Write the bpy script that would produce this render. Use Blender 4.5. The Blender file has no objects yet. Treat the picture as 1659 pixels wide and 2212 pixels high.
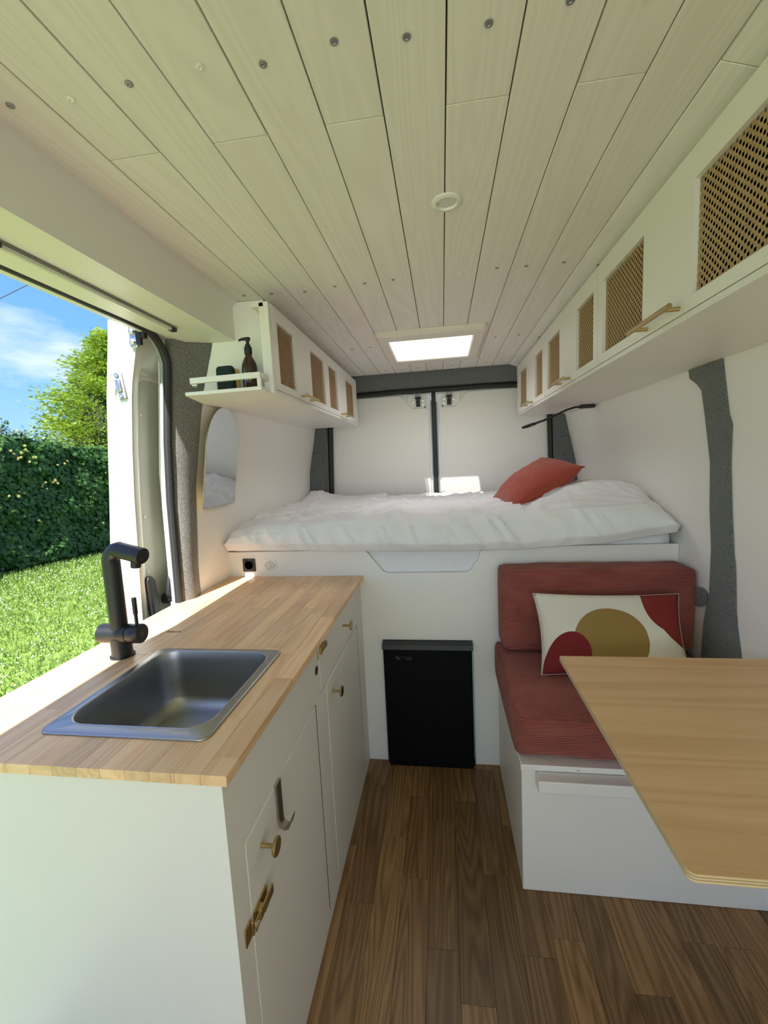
import bpy, bmesh, math, random
import numpy as np
from mathutils import Vector, Matrix, noise
random.seed(7); rng = np.random.default_rng(11)
SC = bpy.context.scene; COL = SC.collection
R = math.radians; PI = math.pi

# ------------------------------------------------------------ camera, world, sun, exposure
def make_camera():
    p, yw, r = R(-6.702), R(8.113), R(-2.795)
    right = Vector((math.cos(yw), math.sin(yw), 0))
    fwd = Vector((-math.sin(yw)*math.cos(p), math.cos(yw)*math.cos(p), math.sin(p)))
    up = right.cross(fwd)
    r2 = right*math.cos(r)+up*math.sin(r); u2 = -right*math.sin(r)+up*math.cos(r)
    cd = bpy.data.cameras.new('camera'); cam = bpy.data.objects.new('camera', cd); COL.objects.link(cam)
    m = Matrix((r2, u2, -fwd)).transposed().to_4x4(); m.translation = Vector((0, 0, 1.30))
    cam.matrix_world = m
    cd.sensor_fit = 'HORIZONTAL'; cd.sensor_width = 36; cd.lens = 912.8/1659*36
    cd.clip_start = .02; cd.clip_end = 300
    SC.camera = cam
make_camera()
SUN_DIR = Vector((.165, 1, -1.24))
SUN_POWER = 7.8
SKY_POWER = .81
SC.view_settings.view_transform = 'Standard'; SC.view_settings.look = 'None'
SC.view_settings.exposure = 0.95; SC.view_settings.gamma = 1; SC.view_settings.use_curve_mapping = False
SC.cycles.max_bounces = 14; SC.cycles.diffuse_bounces = 9; SC.cycles.glossy_bounces = 5
SC.cycles.transparent_max_bounces = 12; SC.cycles.sample_clamp_indirect = 8
SC.cycles.use_denoising = True

def make_world():
    w = bpy.data.worlds.new('sky'); SC.world = w; w.use_nodes = True
    nt = w.node_tree; N = nt.nodes; L = nt.links
    bg = N['Background']; tc = N.new('ShaderNodeTexCoord')
    sep = N.new('ShaderNodeSeparateXYZ'); L.new(tc.outputs['Generated'], sep.inputs[0])
    gr = N.new('ShaderNodeValToRGB'); L.new(sep.outputs['Z'], gr.inputs[0])
    e = gr.color_ramp.elements
    e[0].position = 0.0; e[0].color = (.36, .58, .90, 1)
    e[1].position = .75; e[1].color = (.055, .17, .60, 1)
    k = e.new(.22); k.color = (.17, .40, .86, 1)
    mp = N.new('ShaderNodeMapping'); L.new(tc.outputs['Generated'], mp.inputs[0])
    mp.inputs['Scale'].default_value = (1.1, 1.1, 3.2); mp.inputs['Location'].default_value = (.35, .1, .55)
    no = N.new('ShaderNodeTexNoise'); L.new(mp.outputs[0], no.inputs['Vector'])
    no.inputs['Scale'].default_value = 2.1; no.inputs['Detail'].default_value = 6; no.inputs['Roughness'].default_value = .55
    cr = N.new('ShaderNodeValToRGB'); L.new(no.outputs['Fac'], cr.inputs[0])
    cr.color_ramp.elements[0].position = .46; cr.color_ramp.elements[0].color = (0, 0, 0, 1)
    cr.color_ramp.elements[1].position = .68; cr.color_ramp.elements[1].color = (1, 1, 1, 1)
    mx = N.new('ShaderNodeMix'); mx.data_type = 'RGBA'
    L.new(cr.outputs[0], mx.inputs[0]); L.new(gr.outputs[0], mx.inputs[6]); mx.inputs[7].default_value = (.86, .88, .93, 1)
    L.new(mx.outputs[2], bg.inputs['Color']); bg.inputs['Strength'].default_value = SKY_POWER
make_world()
sd = bpy.data.lights.new('sun', 'SUN'); sun = bpy.data.objects.new('sun', sd); COL.objects.link(sun)
sd.energy = SUN_POWER; sd.angle = R(.6); sd.color = (1, .965, .91)
sun.rotation_euler = SUN_DIR.to_track_quat('-Z', 'Y').to_euler(); sun.location = (-3, -10, 12)

# unseen fill lamp added behind the camera, standing in for windscreen daylight
al = bpy.data.lights.new('front_fill_lamp', 'AREA'); alo = bpy.data.objects.new('front_fill_lamp', al); COL.objects.link(alo)
al.shape = 'RECTANGLE'; al.size = 1.5; al.size_y = 1.0; al.energy = 6.5; al.color = (.86, .95, 1.0)
alo.location = (-.15, -1.85, 1.25); alo.rotation_euler = (R(90), 0, 0)

# lamp added right under the roof hatch's acrylic dome to boost its daylight
hl = bpy.data.lights.new('hatch_fill_lamp', 'AREA'); hlo = bpy.data.objects.new('hatch_fill_lamp', hl); COL.objects.link(hlo)
hl.shape = 'RECTANGLE'; hl.size = .36; hl.size_y = .37; hl.energy = 1.8; hl.color = (1, .98, .97); hlo.location = (-.036, 2.21, 1.969)

# ------------------------------------------------------------ materials
def nodes(name):
    m = bpy.data.materials.new(name); m.use_nodes = True
    return m, m.node_tree.nodes, m.node_tree.links, m.node_tree.nodes['Principled BSDF']
def pos(N, L, scale=(1, 1, 1), rnd=0):
    g = N.new('ShaderNodeNewGeometry'); out = g.outputs['Position']
    if rnd:
        oi = N.new('ShaderNodeObjectInfo'); sc = N.new('ShaderNodeVectorMath'); sc.operation = 'MULTIPLY_ADD'
        cb = N.new('ShaderNodeCombineXYZ')
        for i in range(3): L.new(oi.outputs['Random'], cb.inputs[i])
        L.new(cb.outputs[0], sc.inputs[0]); sc.inputs[1].default_value = (rnd, rnd*1.7, rnd*.9); L.new(out, sc.inputs[2]); out = sc.outputs[0]
    m = N.new('ShaderNodeMapping'); L.new(out, m.inputs[0]); m.inputs['Scale'].default_value = scale
    return m.outputs[0]
def mixc(N, L, fac, a, b, mode='MIX'):
    x = N.new('ShaderNodeMix'); x.data_type = 'RGBA'; x.blend_type = mode
    for s, v in ((0, fac), (6, a), (7, b)):
        if hasattr(v, 'is_linked'): L.new(v, x.inputs[s])
        else: x.inputs[s].default_value = v if s == 0 else (*v, 1)
    return x.outputs[2]
def noi(N, L, vec, scale, detail=3, rough=.5, dist=0):
    n = N.new('ShaderNodeTexNoise'); L.new(vec, n.inputs['Vector'])
    n.inputs['Scale'].default_value = scale; n.inputs['Detail'].default_value = detail
    n.inputs['Roughness'].default_value = rough; n.inputs['Distortion'].default_value = dist
    return n.outputs['Fac']
def ramp(N, L, v, stops):
    r = N.new('ShaderNodeValToRGB'); L.new(v, r.inputs[0]); e = r.color_ramp.elements
    while len(e) < len(stops): e.new(.5)
    for k, (p, c) in zip(e, stops): k.position = p; k.color = (*c, 1) if len(c) == 3 else c
    return r.outputs[0]
def bump(N, L, B, h, strength, dist=.002):
    b = N.new('ShaderNodeBump'); L.new(h, b.inputs['Height']); b.inputs['Strength'].default_value = strength
    b.inputs['Distance'].default_value = dist; L.new(b.outputs[0], B.inputs['Normal']); return b
def basic(name, col, rough=.5, metal=0, nscale=0, namt=.1, bscale=0, bstr=.2, bdist=.001, **kw):
    m, N, L, B = nodes(name); B.inputs['Base Color'].default_value = (*col, 1)
    B.inputs['Roughness'].default_value = rough; B.inputs['Metallic'].default_value = metal
    for k, v in kw.items(): B.inputs[k.replace('_', ' ')].default_value = v
    if nscale:
        f = noi(N, L, pos(N, L), nscale, 4)
        L.new(mixc(N, L, f, tuple(c*(1-namt) for c in col), tuple(min(1, c*(1+namt)) for c in col)), B.inputs['Base Color'])
    if bscale:
        bump(N, L, B, noi(N, L, pos(N, L), bscale, 4), bstr, bdist)
    return m
def wood(name, dark, mid, light, axis='y', rough=.45, rnd=7, var=.25, fig=1.0, bst=.15, finek=1.0, rings=14):
    m, N, L, B = nodes(name)
    ax = {'y': (1, .07, 1), 'x': (.07, 1, 1)}[axis]
    v = pos(N, L, ax, rnd)
    big = noi(N, L, v, 9*fig, 3, .5, .3)
    w = N.new('ShaderNodeMath'); w.operation = 'MULTIPLY'; L.new(big, w.inputs[0]); w.inputs[1].default_value = rings
    fr = N.new('ShaderNodeMath'); fr.operation = 'PINGPONG'; L.new(w.outputs[0], fr.inputs[0]); fr.inputs[1].default_value = .5
    d = N.new('ShaderNodeMath'); d.operation = 'MULTIPLY'; L.new(fr.outputs[0], d.inputs[0]); d.inputs[1].default_value = 2
    ax2 = {'y': (1, .02, 1), 'x': (.02, 1, 1)}[axis]
    fine = noi(N, L, pos(N, L, ax2, rnd), 320*finek, 3, .6)
    c = ramp(N, L, d.outputs[0], [(0, dark), (.45, mid), (1, light)])
    c = mixc(N, L, .35, c, ramp(N, L, fine, [(.3, dark), (.7, light)]))
    oi = N.new('ShaderNodeObjectInfo'); mr = N.new('ShaderNodeMapRange'); L.new(oi.outputs['Random'], mr.inputs[0])
    mr.inputs[3].default_value = 1-var; mr.inputs[4].default_value = 1+var
    hs = N.new('ShaderNodeHueSaturation'); L.new(c, hs.inputs['Color']); L.new(mr.outputs[0], hs.inputs['Value'])
    L.new(hs.outputs[0], B.inputs['Base Color']); B.inputs['Roughness'].default_value = rough
    bump(N, L, B, fine, bst, .0006)
    return m
def whitewash(name):
    m, N, L, B = nodes(name)
    v = pos(N, L, (1, .055, 1), 9); big = noi(N, L, v, 6, 3, .5, .5)
    w = N.new('ShaderNodeMath'); w.operation = 'MULTIPLY'; L.new(big, w.inputs[0]); w.inputs[1].default_value = 26
    fr = N.new('ShaderNodeMath'); fr.operation = 'PINGPONG'; L.new(w.outputs[0], fr.inputs[0]); fr.inputs[1].default_value = .5
    c = ramp(N, L, fr.outputs[0], [(0, (.74, .71, .665)), (.5, (.79, .765, .725))])
    kn = N.new('ShaderNodeTexVoronoi'); L.new(pos(N, L, (1, .55, 1), 9), kn.inputs['Vector']); kn.inputs['Scale'].default_value = 5.5
    kf = ramp(N, L, kn.outputs['Distance'], [(.006, (1, 1, 1)), (.035, (0, 0, 0))])
    kx = N.new('ShaderNodeMath'); kx.operation = 'MULTIPLY'; L.new(kf, kx.inputs[0]); kx.inputs[1].default_value = .30
    c2 = mixc(N, L, kx.outputs[0], c, (.36, .30, .20))
    L.new(c2, B.inputs['Base Color']); B.inputs['Roughness'].default_value = .55
    bump(N, L, B, fr.outputs[0], .14, .001)
    return m
def felt(name, a=(.06, .066, .066), b=(.19, .20, .195)):
    m, N, L, B = nodes(name)
    f1 = noi(N, L, pos(N, L), 260, 4, .7); f2 = noi(N, L, pos(N, L), 30, 3)
    c = ramp(N, L, f1, [(.35, a), (.65, b)]); c = mixc(N, L, f2, c, tuple(x*1.2 for x in a), 'MIX') if 0 else c
    L.new(c, B.inputs['Base Color']); B.inputs['Roughness'].default_value = 1
    B.inputs['Sheen Weight'].default_value = .25
    bump(N, L, B, f1, .9, .002); return m
def corduroy(name):
    m, N, L, B = nodes(name)
    g = N.new('ShaderNodeNewGeometry'); s = N.new('ShaderNodeSeparateXYZ'); L.new(g.outputs['Position'], s.inputs[0])
    ad = N.new('ShaderNodeMath'); ad.operation = 'ADD'; L.new(s.outputs['Y'], ad.inputs[0]); L.new(s.outputs['Z'], ad.inputs[1])
    mu = N.new('ShaderNodeMath'); mu.operation = 'MULTIPLY'; L.new(ad.outputs[0], mu.inputs[0]); mu.inputs[1].default_value = 2*PI/.0062
    si = N.new('ShaderNodeMath'); si.operation = 'SINE'; L.new(mu.outputs[0], si.inputs[0])
    f2 = noi(N, L, pos(N, L, (.7, 1.5, 1.5)), 9, 4, .6)
    mr = N.new('ShaderNodeMapRange'); L.new(si.outputs[0], mr.inputs[0]); mr.inputs[1].default_value = -1
    c = ramp(N, L, mr.outputs[0], [(.0, (.08, .013, .010)), (.5, (.26, .058, .043)), (1, (.40, .110, .084))])
    c = mixc(N, L, .42, c, mixc(N, L, ramp(N, L, f2, [(.35, (0, 0, 0)), (.65, (1, 1, 1))]), (.20, .042, .033), (.37, .11, .085)))
    L.new(c, B.inputs['Base Color']); B.inputs['Roughness'].default_value = .95; B.inputs['Sheen Weight'].default_value = .18
    B.inputs['Sheen Tint'].default_value = (.9, .6, .55, 1)
    bump(N, L, B, si.outputs[0], .55, .0015); return m
def cloth(name, col, scale=900, st=.25, col2=None, **kw):
    m, N, L, B = nodes(name); B.inputs['Roughness'].default_value = .9
    f = noi(N, L, pos(N, L, (1, 1, 2.5)), scale, 2); f2 = noi(N, L, pos(N, L), 14, 3)
    L.new(mixc(N, L, f2, col, col2 or tuple(c*.9 for c in col)), B.inputs['Base Color'])
    B.inputs['Sheen Weight'].default_value = .15
    bump(N, L, B, f, st, .0008); return m
def printed(name):
    m, N, L, B = nodes(name); uv = N.new('ShaderNodeUVMap'); s = N.new('ShaderNodeSeparateXYZ'); L.new(uv.outputs[0], s.inputs[0])
    def blob(cx, cy, rx, ry, rot=0):
        mp = N.new('ShaderNodeMapping'); mp.vector_type = 'TEXTURE'; L.new(uv.outputs[0], mp.inputs[0])
        mp.inputs['Location'].default_value = (cx, cy, 0); mp.inputs['Scale'].default_value = (rx, ry, 1); mp.inputs['Rotation'].default_value = (0, 0, rot)
        ln = N.new('ShaderNodeVectorMath'); ln.operation = 'LENGTH'; L.new(mp.outputs[0], ln.inputs[0])
        lt = N.new('ShaderNodeMath'); lt.operation = 'LESS_THAN'; L.new(ln.outputs['Value'], lt.inputs[0]); lt.inputs[1].default_value = 1
        return lt.outputs[0]
    base = (.66, .62, .52)
    c = mixc(N, L, blob(.47, .60, .245, .40), base, (.27, .17, .045))
    c = mixc(N, L, blob(.17, .84, .155, .36, .15), c, (.17, .013, .015))
    c = mixc(N, L, blob(.93, .14, .215, .36), c, (.20, .018, .012)); c = mixc(N, L, blob(1.0, .36, .20, .44, -.45), c, (.20, .018, .012))
    c = mixc(N, L, blob(.80, 1.02, .30, .22), c, (.35, .16, .03))
    f = noi(N, L, pos(N, L), 800, 2)
    L.new(c, B.inputs['Base Color']); B.inputs['Roughness'].default_value = .95; bump(N, L, B, f, .3, .0008)
    return m
M = {}
M['wall'] = basic('wall_white', (.84, .815, .785), .6, nscale=3, namt=.02, bscale=500, bstr=.08)
M['paint'] = basic('cabinet_white', (.77, .75, .71), .42, nscale=4, namt=.02, bscale=260, bstr=.08)
M['plank'] = whitewash('whitewashed_pine')
M['gap'] = basic('plank_gap_brown', (.13, .09, .065), .9)
M['inner'] = basic('dark_gap', (.02, .017, .014), .9)
M['screw'] = basic('zinc_screw', (.32, .32, .33), .45, .7)
M['screw_b'] = basic('pale_screw', (.8, .8, .76), .4, .3)
M['felt'] = felt('charcoal_felt')
M['felt_lit'] = felt('charcoal_felt_lit', (.085, .08, .073), (.24, .23, .215))  # same felt as the charcoal one, lightened for the light falling on it
M['rubber'] = basic('black_rubber', (.018, .019, .021), .55)
M['black'] = basic('black_matt', (.012, .0125, .014), .38)
M['blacksoft'] = basic('black_plastic', (.010, .010, .011), .5)
M['fridge'] = basic('fridge_black', (.0015, .0015, .0018), .6, Specular_IOR_Level=.15)
M['brass'] = basic('brushed_brass', (.50, .38, .17), .38, 1, bscale=300, bstr=.05)
M['steel'] = basic('brushed_steel', (.40, .40, .40), .36, 1, bscale=0)
M['chrome'] = basic('chrome', (.55, .55, .56), .3, 1)
M['hook'] = basic('hook_steel', (.42, .37, .34), .28, 1)
M['carwhite'] = basic('van_white_enamel', (.80, .81, .80), .22, Coat_Weight=.4)
M['carshade'] = basic('door_inner_shade_green', (.50, .53, .46), .45)  # the inner panel's shade and grass reflection put into its colour
M['carseal'] = basic('grey_seal', (.30, .31, .33), .5)
M['beige'] = basic('hatch_beige', (.72, .67, .60), .4)
M['cane'] = basic('rattan', (.42, .28, .135), .6, nscale=40, namt=.25)
M['cane2'] = basic('rattan_far', (.40, .255, .13), .6, nscale=40, namt=.25)
M['beech'] = wood('beech_stave', (.70, .42, .22), (.79, .515, .285), (.85, .61, .37), 'y', .34, 7, .15, .8, .05)
M['oak'] = wood('oak_floor', (.12, .055, .016), (.205, .108, .038), (.30, .18, .078), 'y', .42, 7, .36, .62, .12, .45, 30)
M['ply'] = wood('plywood_face', (.56, .345, .16), (.64, .41, .205), (.70, .46, .245), 'x', .42, 0, .0, .40, .04)
M['ply_l'] = basic('ply_edge_light', (.62, .49, .29), .7, nscale=60, namt=.12)
M['ply_d'] = basic('ply_edge_dark', (.36, .24, .11), .7, nscale=60, namt=.15)
M['cord'] = corduroy('rose_corduroy')
M['terra'] = cloth('terracotta_linen', (.37, .055, .030), 1100, .3, (.29, .040, .022))
M['print'] = printed('printed_canvas')
M['bed'] = cloth('white_bedding', (.80, .785, .80), 1400, .12, (.76, .75, .775))
M['sheet'] = cloth('white_sheet', (.80, .80, .82), 1400, .1)
M['amber'] = basic('amber_glass', (.035, .010, .004), .12, Coat_Weight=.6)
M['bottlelabel'] = basic('white_print', (.7, .7, .68), .6)
M['darkgreen'] = basic('dark_green_bristle', (.012, .03, .028), .9, bscale=400, bstr=.8)
M['sponge'] = basic('yellow_sponge', (.60, .45, .16), .9, bscale=300, bstr=.7)
M['plastic'] = basic('white_plastic', (.78, .78, .76), .35)
M['lens'] = basic('lamp_lens', (.62, .60, .56), .35)
M['ledlens'] = basic('led_lens', (.60, .64, .52), .2, Coat_Weight=.5)
M['alu'] = basic('alu_profile', (.25, .25, .24), .35, .8)
M['mirror'] = basic('mirror_silver', (.62, .66, .69), .02, 1)
M['knobdark'] = basic('knob_face_dark', (.05, .035, .02), .3, .6)
M['grey'] = basic('print_grey', (.22, .22, .22), .6)
def hatchglass():
    m, N, L, B = nodes('hatch_acrylic'); out = N['Material Output']
    tr = N.new('ShaderNodeBsdfTransparent'); tl = N.new('ShaderNodeBsdfTranslucent'); tl.inputs[0].default_value = (.9, .9, .9, 1)
    tr.inputs[0].default_value = (.93, .94, .95, 1)
    mx = N.new('ShaderNodeMixShader'); mx.inputs[0].default_value = .45; L.new(tr.outputs[0], mx.inputs[1]); L.new(tl.outputs[0], mx.inputs[2])
    L.new(mx.outputs[0], out.inputs[0]); return m
M['hatch'] = hatchglass()
def leafmat(name, a, b, scale=1.5, transl=.3, per=True):
    m, N, L, B = nodes(name); out = N['Material Output']
    f = noi(N, L, pos(N, L), scale, 5, .7); c = ramp(N, L, f, [(.3, a), (.7, b)])
    L.new(c, B.inputs['Base Color']); B.inputs['Roughness'].default_value = .5
    tl = N.new('ShaderNodeBsdfTranslucent'); L.new(c, tl.inputs[0])
    mx = N.new('ShaderNodeMixShader'); mx.inputs[0].default_value = transl; L.new(B.outputs[0], mx.inputs[1]); L.new(tl.outputs[0], mx.inputs[2])
    L.new(mx.outputs[0], out.inputs[0]); return m
M['leaf'] = leafmat('hedge_leaf', (.016, .065, .012), (.06, .15, .022), 5, .25)
M['leaf_y'] = leafmat('young_leaf', (.30, .32, .06), (.40, .36, .12), 5, .4)
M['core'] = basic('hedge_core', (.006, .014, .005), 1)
M['conifer'] = leafmat('conifer_spray', (.12, .21, .018), (.34, .46, .045), 2.5, .35)
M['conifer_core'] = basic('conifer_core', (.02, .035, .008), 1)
M['bark'] = basic('bark', (.09, .06, .04), .9, nscale=20, namt=.3)
M['soil'] = leafmat('lawn_ground', (.12, .20, .03), (.24, .34, .07), 1.2, 0)
M['blade'] = leafmat('grass_blade', (.10, .20, .03), (.26, .38, .08), 1.6, .4)
M['clover'] = basic('clover_white', (.78, .74, .66), .8)
M['dandelion'] = basic('dandelion_yellow', (.8, .5, .03), .7)
M['wire'] = basic('cable_dark', (.05, .05, .07), .6)

# ------------------------------------------------------------ mesh helpers
class MB:
    def __init__(s): s.v = []; s.f = []; s.uv = None
    def add(s, vs, fs):
        o = len(s.v); s.v += [tuple(v) for v in vs]; s.f += [tuple(i+o for i in f) for f in fs]; return s
    def box(s, x0, x1, y0, y1, z0, z1):
        return s.add([(x0,y0,z0),(x1,y0,z0),(x1,y1,z0),(x0,y1,z0),(x0,y0,z1),(x1,y0,z1),(x1,y1,z1),(x0,y1,z1)],
            [(0,3,2,1),(4,5,6,7),(0,1,5,4),(1,2,6,5),(2,3,7,6),(3,0,4,7)])
    def prism(s, pts, axis, a0, a1):
        def P(p, a):
            return {'x': (a, p[0], p[1]), 'y': (p[0], a, p[1]), 'z': (p[0], p[1], a)}[axis]
        n = len(pts)
        return s.add([P(p, a0) for p in pts]+[P(p, a1) for p in pts],
            [tuple(range(n)), tuple(range(2*n-1, n-1, -1))]+[(i, i+n, (i+1) % n+n, (i+1) % n) for i in range(n)])
    def loft(s, rings, caps=True, closed=True):
        n = len(rings[0]); vs = [v for r in rings for v in r]; fs = []
        m = n if closed else n-1
        for k in range(len(rings)-1):
            for i in range(m):
                j = (i+1) % n; fs.append((k*n+i, k*n+j, (k+1)*n+j, (k+1)*n+i))
        if caps and closed: fs += [tuple(range(n-1, -1, -1)), tuple(range((len(rings)-1)*n, len(rings)*n))]
        return s.add(vs, fs)
    def tube(s, pts, r, n=10, caps=True, flat=None):
        pts = [Vector(p) for p in pts]; rr = r if isinstance(r, (list, tuple)) else [r]*len(pts); rings = []
        t = (pts[1]-pts[0]).normalized(); a = t.orthogonal().normalized()
        for i, p in enumerate(pts):
            t2 = ((pts[min(i+1, len(pts)-1)]-pts[max(i-1, 0)])).normalized()
            a = (a-t2*a.dot(t2)).normalized(); b = t2.cross(a)
            rings.append([p+(a*math.cos(2*PI*k/n)+b*math.sin(2*PI*k/n))*rr[i] for k in range(n)])
        return s.loft(rings, caps)
    def cyl(s, p0, p1, r0, r1=None, n=20): return s.tube([p0, p1], [r0, r0 if r1 is None else r1], n)
    def lathe(s, c, prof, n=24, axis='z'):
        rings = []
        for r, h in prof:
            ring = []
            for k in range(n):
                a, b = r*math.cos(2*PI*k/n), r*math.sin(2*PI*k/n)
                ring.append({'z': (c[0]+a, c[1]+b, c[2]+h), 'x': (c[0]+h, c[1]+a, c[2]+b), 'y': (c[0]+a, c[1]+h, c[2]+b)}[axis])
            rings.append(ring)
        return s.loft(rings)
    def build(s, name, mat, parent=None, bevel=0, smooth=True, seg=2, ang=35, recalc=True):
        me = bpy.data.meshes.new(name); me.from_pydata(s.v, [], s.f)
        if recalc:
            bm = bmesh.new(); bm.from_mesh(me); bmesh.ops.recalc_face_normals(bm, faces=bm.faces); bm.to_mesh(me); bm.free()
        o = bpy.data.objects.new(name, me); COL.objects.link(o)
        if isinstance(mat, (list, tuple)):
            for q in mat: me.materials.append(q)
        else: me.materials.append(mat)
        if smooth:
            me.polygons.foreach_set('use_smooth', [True]*len(me.polygons)); me.set_sharp_from_angle(angle=R(ang))
        if bevel:
            b = o.modifiers.new('bevel', 'BEVEL'); b.width = bevel; b.segments = seg; b.limit_method = 'ANGLE'; b.angle_limit = R(40)
            b.harden_normals = False
        if parent: attach(o, parent)
        return o
def mw(o):
    return Matrix.Translation(o.location) @ o.rotation_euler.to_matrix().to_4x4() if o.parent is None else mw(o.parent) @ o.matrix_parent_inverse @ Matrix.Translation(o.location)
def attach(o, p): o.parent = p; o.matrix_parent_inverse = mw(p).inverted()
def tag(o, label=None, cat=None, group=None, kind=None):
    for k, v in (('label', label), ('category', cat), ('group', group), ('kind', kind)):
        if v: o[k] = v
    return o
def empty(name, loc, label, cat, group=None, kind=None):
    o = bpy.data.objects.new(name, None); COL.objects.link(o); o.location = loc; o.empty_display_size = .05
    return tag(o, label, cat, group, kind)
def copy_to(o, loc=None, parent=None, rot=None):
    c = o.copy(); COL.objects.link(c)
    if loc is not None: c.location = loc
    if rot is not None: c.rotation_euler = rot
    if parent: c.parent = parent; c.matrix_parent_inverse = mw(parent).inverted()
    return c
def fast_mesh(name, verts, faces, mat, parent=None, smooth=False):
    me = bpy.data.meshes.new(name); k = faces.shape[1]; n = len(faces)
    me.vertices.add(len(verts)); me.vertices.foreach_set('co', verts.astype(np.float32).ravel())
    me.loops.add(n*k); me.loops.foreach_set('vertex_index', faces.astype(np.int32).ravel())
    me.polygons.add(n); me.polygons.foreach_set('loop_start', np.arange(0, n*k, k, dtype=np.int32))
    me.update(calc_edges=True); me.validate()
    o = bpy.data.objects.new(name, me); COL.objects.link(o); me.materials.append(mat)
    if smooth: me.polygons.foreach_set('use_smooth', [True]*n)
    if parent: attach(o, parent)
    return o
def subrect(r, holes):
    out = [r]
    for h in holes:
        nx = []
        for (a0, a1, b0, b1) in out:
            c0, c1, d0, d1 = max(a0, h[0]), min(a1, h[1]), max(b0, h[2]), min(b1, h[3])
            if c0 >= c1 or d0 >= d1: nx.append((a0, a1, b0, b1)); continue
            if a0 < c0: nx.append((a0, c0, b0, b1))
            if c1 < a1: nx.append((c1, a1, b0, b1))
            if b0 < d0: nx.append((c0, c1, b0, d0))
            if d1 < b1: nx.append((c0, c1, d1, b1))
        out = nx
    return out
def itp(x, xs, ys): return float(np.interp(x, xs, ys))
ZK = [0, .93, 1.25, 1.545, 1.92]
def xl(z): return itp(z, ZK, [-.942, -.937, -.913, -.857, -.75])
def xr(z): return itp(z, ZK, [.875, .873, .842, .780, .67])
CZ = 1.872

# ------------------------------------------------------------ room shell
def side_wall(name, fx, y0, y1, out, z0=0, z1=1.95):
    zs = sorted(set([z0, z1]+[z for z in ZK+[.4, 1.1, 1.4, 1.7] if z0 < z < z1]))
    poly = [(fx(z), z) for z in zs]+[(fx(z)+out*.05, z) for z in reversed(zs)]
    return MB().prism(poly, 'y', y0, y1)
w = side_wall('wall_right', xr, -1.9, 2.95, 1).build('wall_right', M['wall']); tag(w, 'smooth white lined right side wall of the van', 'wall', kind='structure'); WR = w
w = side_wall('wall_left', xl, 1.47, 2.95, -1).build('wall_left', M['wall']); tag(w, 'smooth white lined left side wall behind the worktop and mirror', 'wall', kind='structure'); WL = w
wlf = MB()
wlf.prism([(xl(z), z) for z in (0, .93, 1.25, 1.545, 1.744)]+[(xl(z)-.05, z) for z in (1.744, 1.545, 1.25, .93, 0)], 'y', -1.9, -.05)
tag(wlf.build('wall_front', M['wall']), 'white lined wall forward of the side door', 'wall', kind='structure')
# low sill under the doorway
tag(MB().box(-1.0, -.945, -.05, 1.40, -.02, .05).build('trim_9', M['carseal']), 'grey sill at the foot of the side door opening', 'sill', kind='structure')
# header box above the door opening: face with a soft cove into the ceiling
prof = [(-.70, 1.744)]
for k in range(7):
    a = k/6*PI/2; prof.append((-.70+.022*(1-math.cos(a)), 1.845+.025*math.sin(a)))
prof += [(-.676, 1.90), (-.93, 1.90), (-.93, 1.744)]
hd = MB().prism(prof, 'y', -1.9, 1.449).build('trim_10', M['paint']); tag(hd, 'white boxed header with curved top above the side door opening', 'header', kind='structure')
# roof
HO = (-.222, .150, 2.02, 2.40)
ro = MB()
for a in subrect((-.955, .93, -1.9, 3.05), [(-.235, .163, 2.007, 2.413)]): ro.box(a[0], a[1], a[2], a[3], 1.93, 1.97)
ce = MB()
for a in subrect((-.70, .62, -1.9, 2.83), [(-.235, .163, 2.007, 2.413)]): ce.box(a[0], a[1], a[2], a[3], 1.882, 1.888)
ceil = ce.build('ceiling', M['gap']); tag(ceil, 'whitewashed pine board ceiling of the van', 'ceiling', kind='structure')
ro.build('roof_skin', M['carwhite'], ceil)
# ceiling boards
PW = .1016; X0 = .0240
screws = []
def board(x0, x1, y0, y1, tilt=0):
    b = MB()
    for a in subrect((x0+.0012, x1-.0012, y0+.0008, y1-.0008), [(-.232, .160, 2.010, 2.410)]):
        b.box(a[0], a[1], a[2], a[3], CZ, 1.8815)
    if tilt:
        b.v = [(x, y, z-tilt*(x-x0)) for x, y, z in b.v]
    return b.build('plank', M['plank'], ceil, bevel=.0008, seg=1)
for k in range(-7, 5):
    x0 = X0+k*PW; x1 = x0+PW
    ys = [-1.9, .772, 2.83] if k % 2 == 0 else [-1.9, -.2, 1.975, 2.83]
    if k in (-5, -1, 3): ys = [-1.9, -.2, 2.83]
    if k == -7: ys = [-1.9, 2.83]
    for a, b in zip(ys, ys[1:]): board(x0, x1, a, b, tilt=(.35 if k == 4 else 0))
sc0 = MB().lathe((0, 0, 0), [(.0058, 0), (.0058, -.0013), (.0026, -.0018), (.0018, -.0006), (.0003, -.0006)], 14).build('screw', M['screw'], ceil)
sc1 = MB().lathe((0, 0, 0), [(.0058, 0), (.0058, -.0013), (.0026, -.0018), (.0018, -.0006), (.0003, -.0006)], 14).build('screw', M['screw_b'], ceil)
first = {0: True, 1: True}
for k in range(-7, 5):
    xc = X0+(k+.5)*PW
    for j, (yy, pick) in enumerate(((.645, 1), (1.415, 1), (2.17, k not in (-3, -2, -1, 0, 1)), (2.72, k % 2 == 0))):
        if not pick: continue
        bright = (k in (-6, -4) and j == 0) or (k in (-1, 0) and j == 1)
        src = sc1 if bright else sc0
        p = (xc+random.uniform(-.008, .008), yy+random.uniform(-.012, .012), CZ-.0003-(.017 if k == 4 else 0))
        if first[int(bright)]: src.location = p; first[int(bright)] = False
        else: copy_to(src, p)
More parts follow.
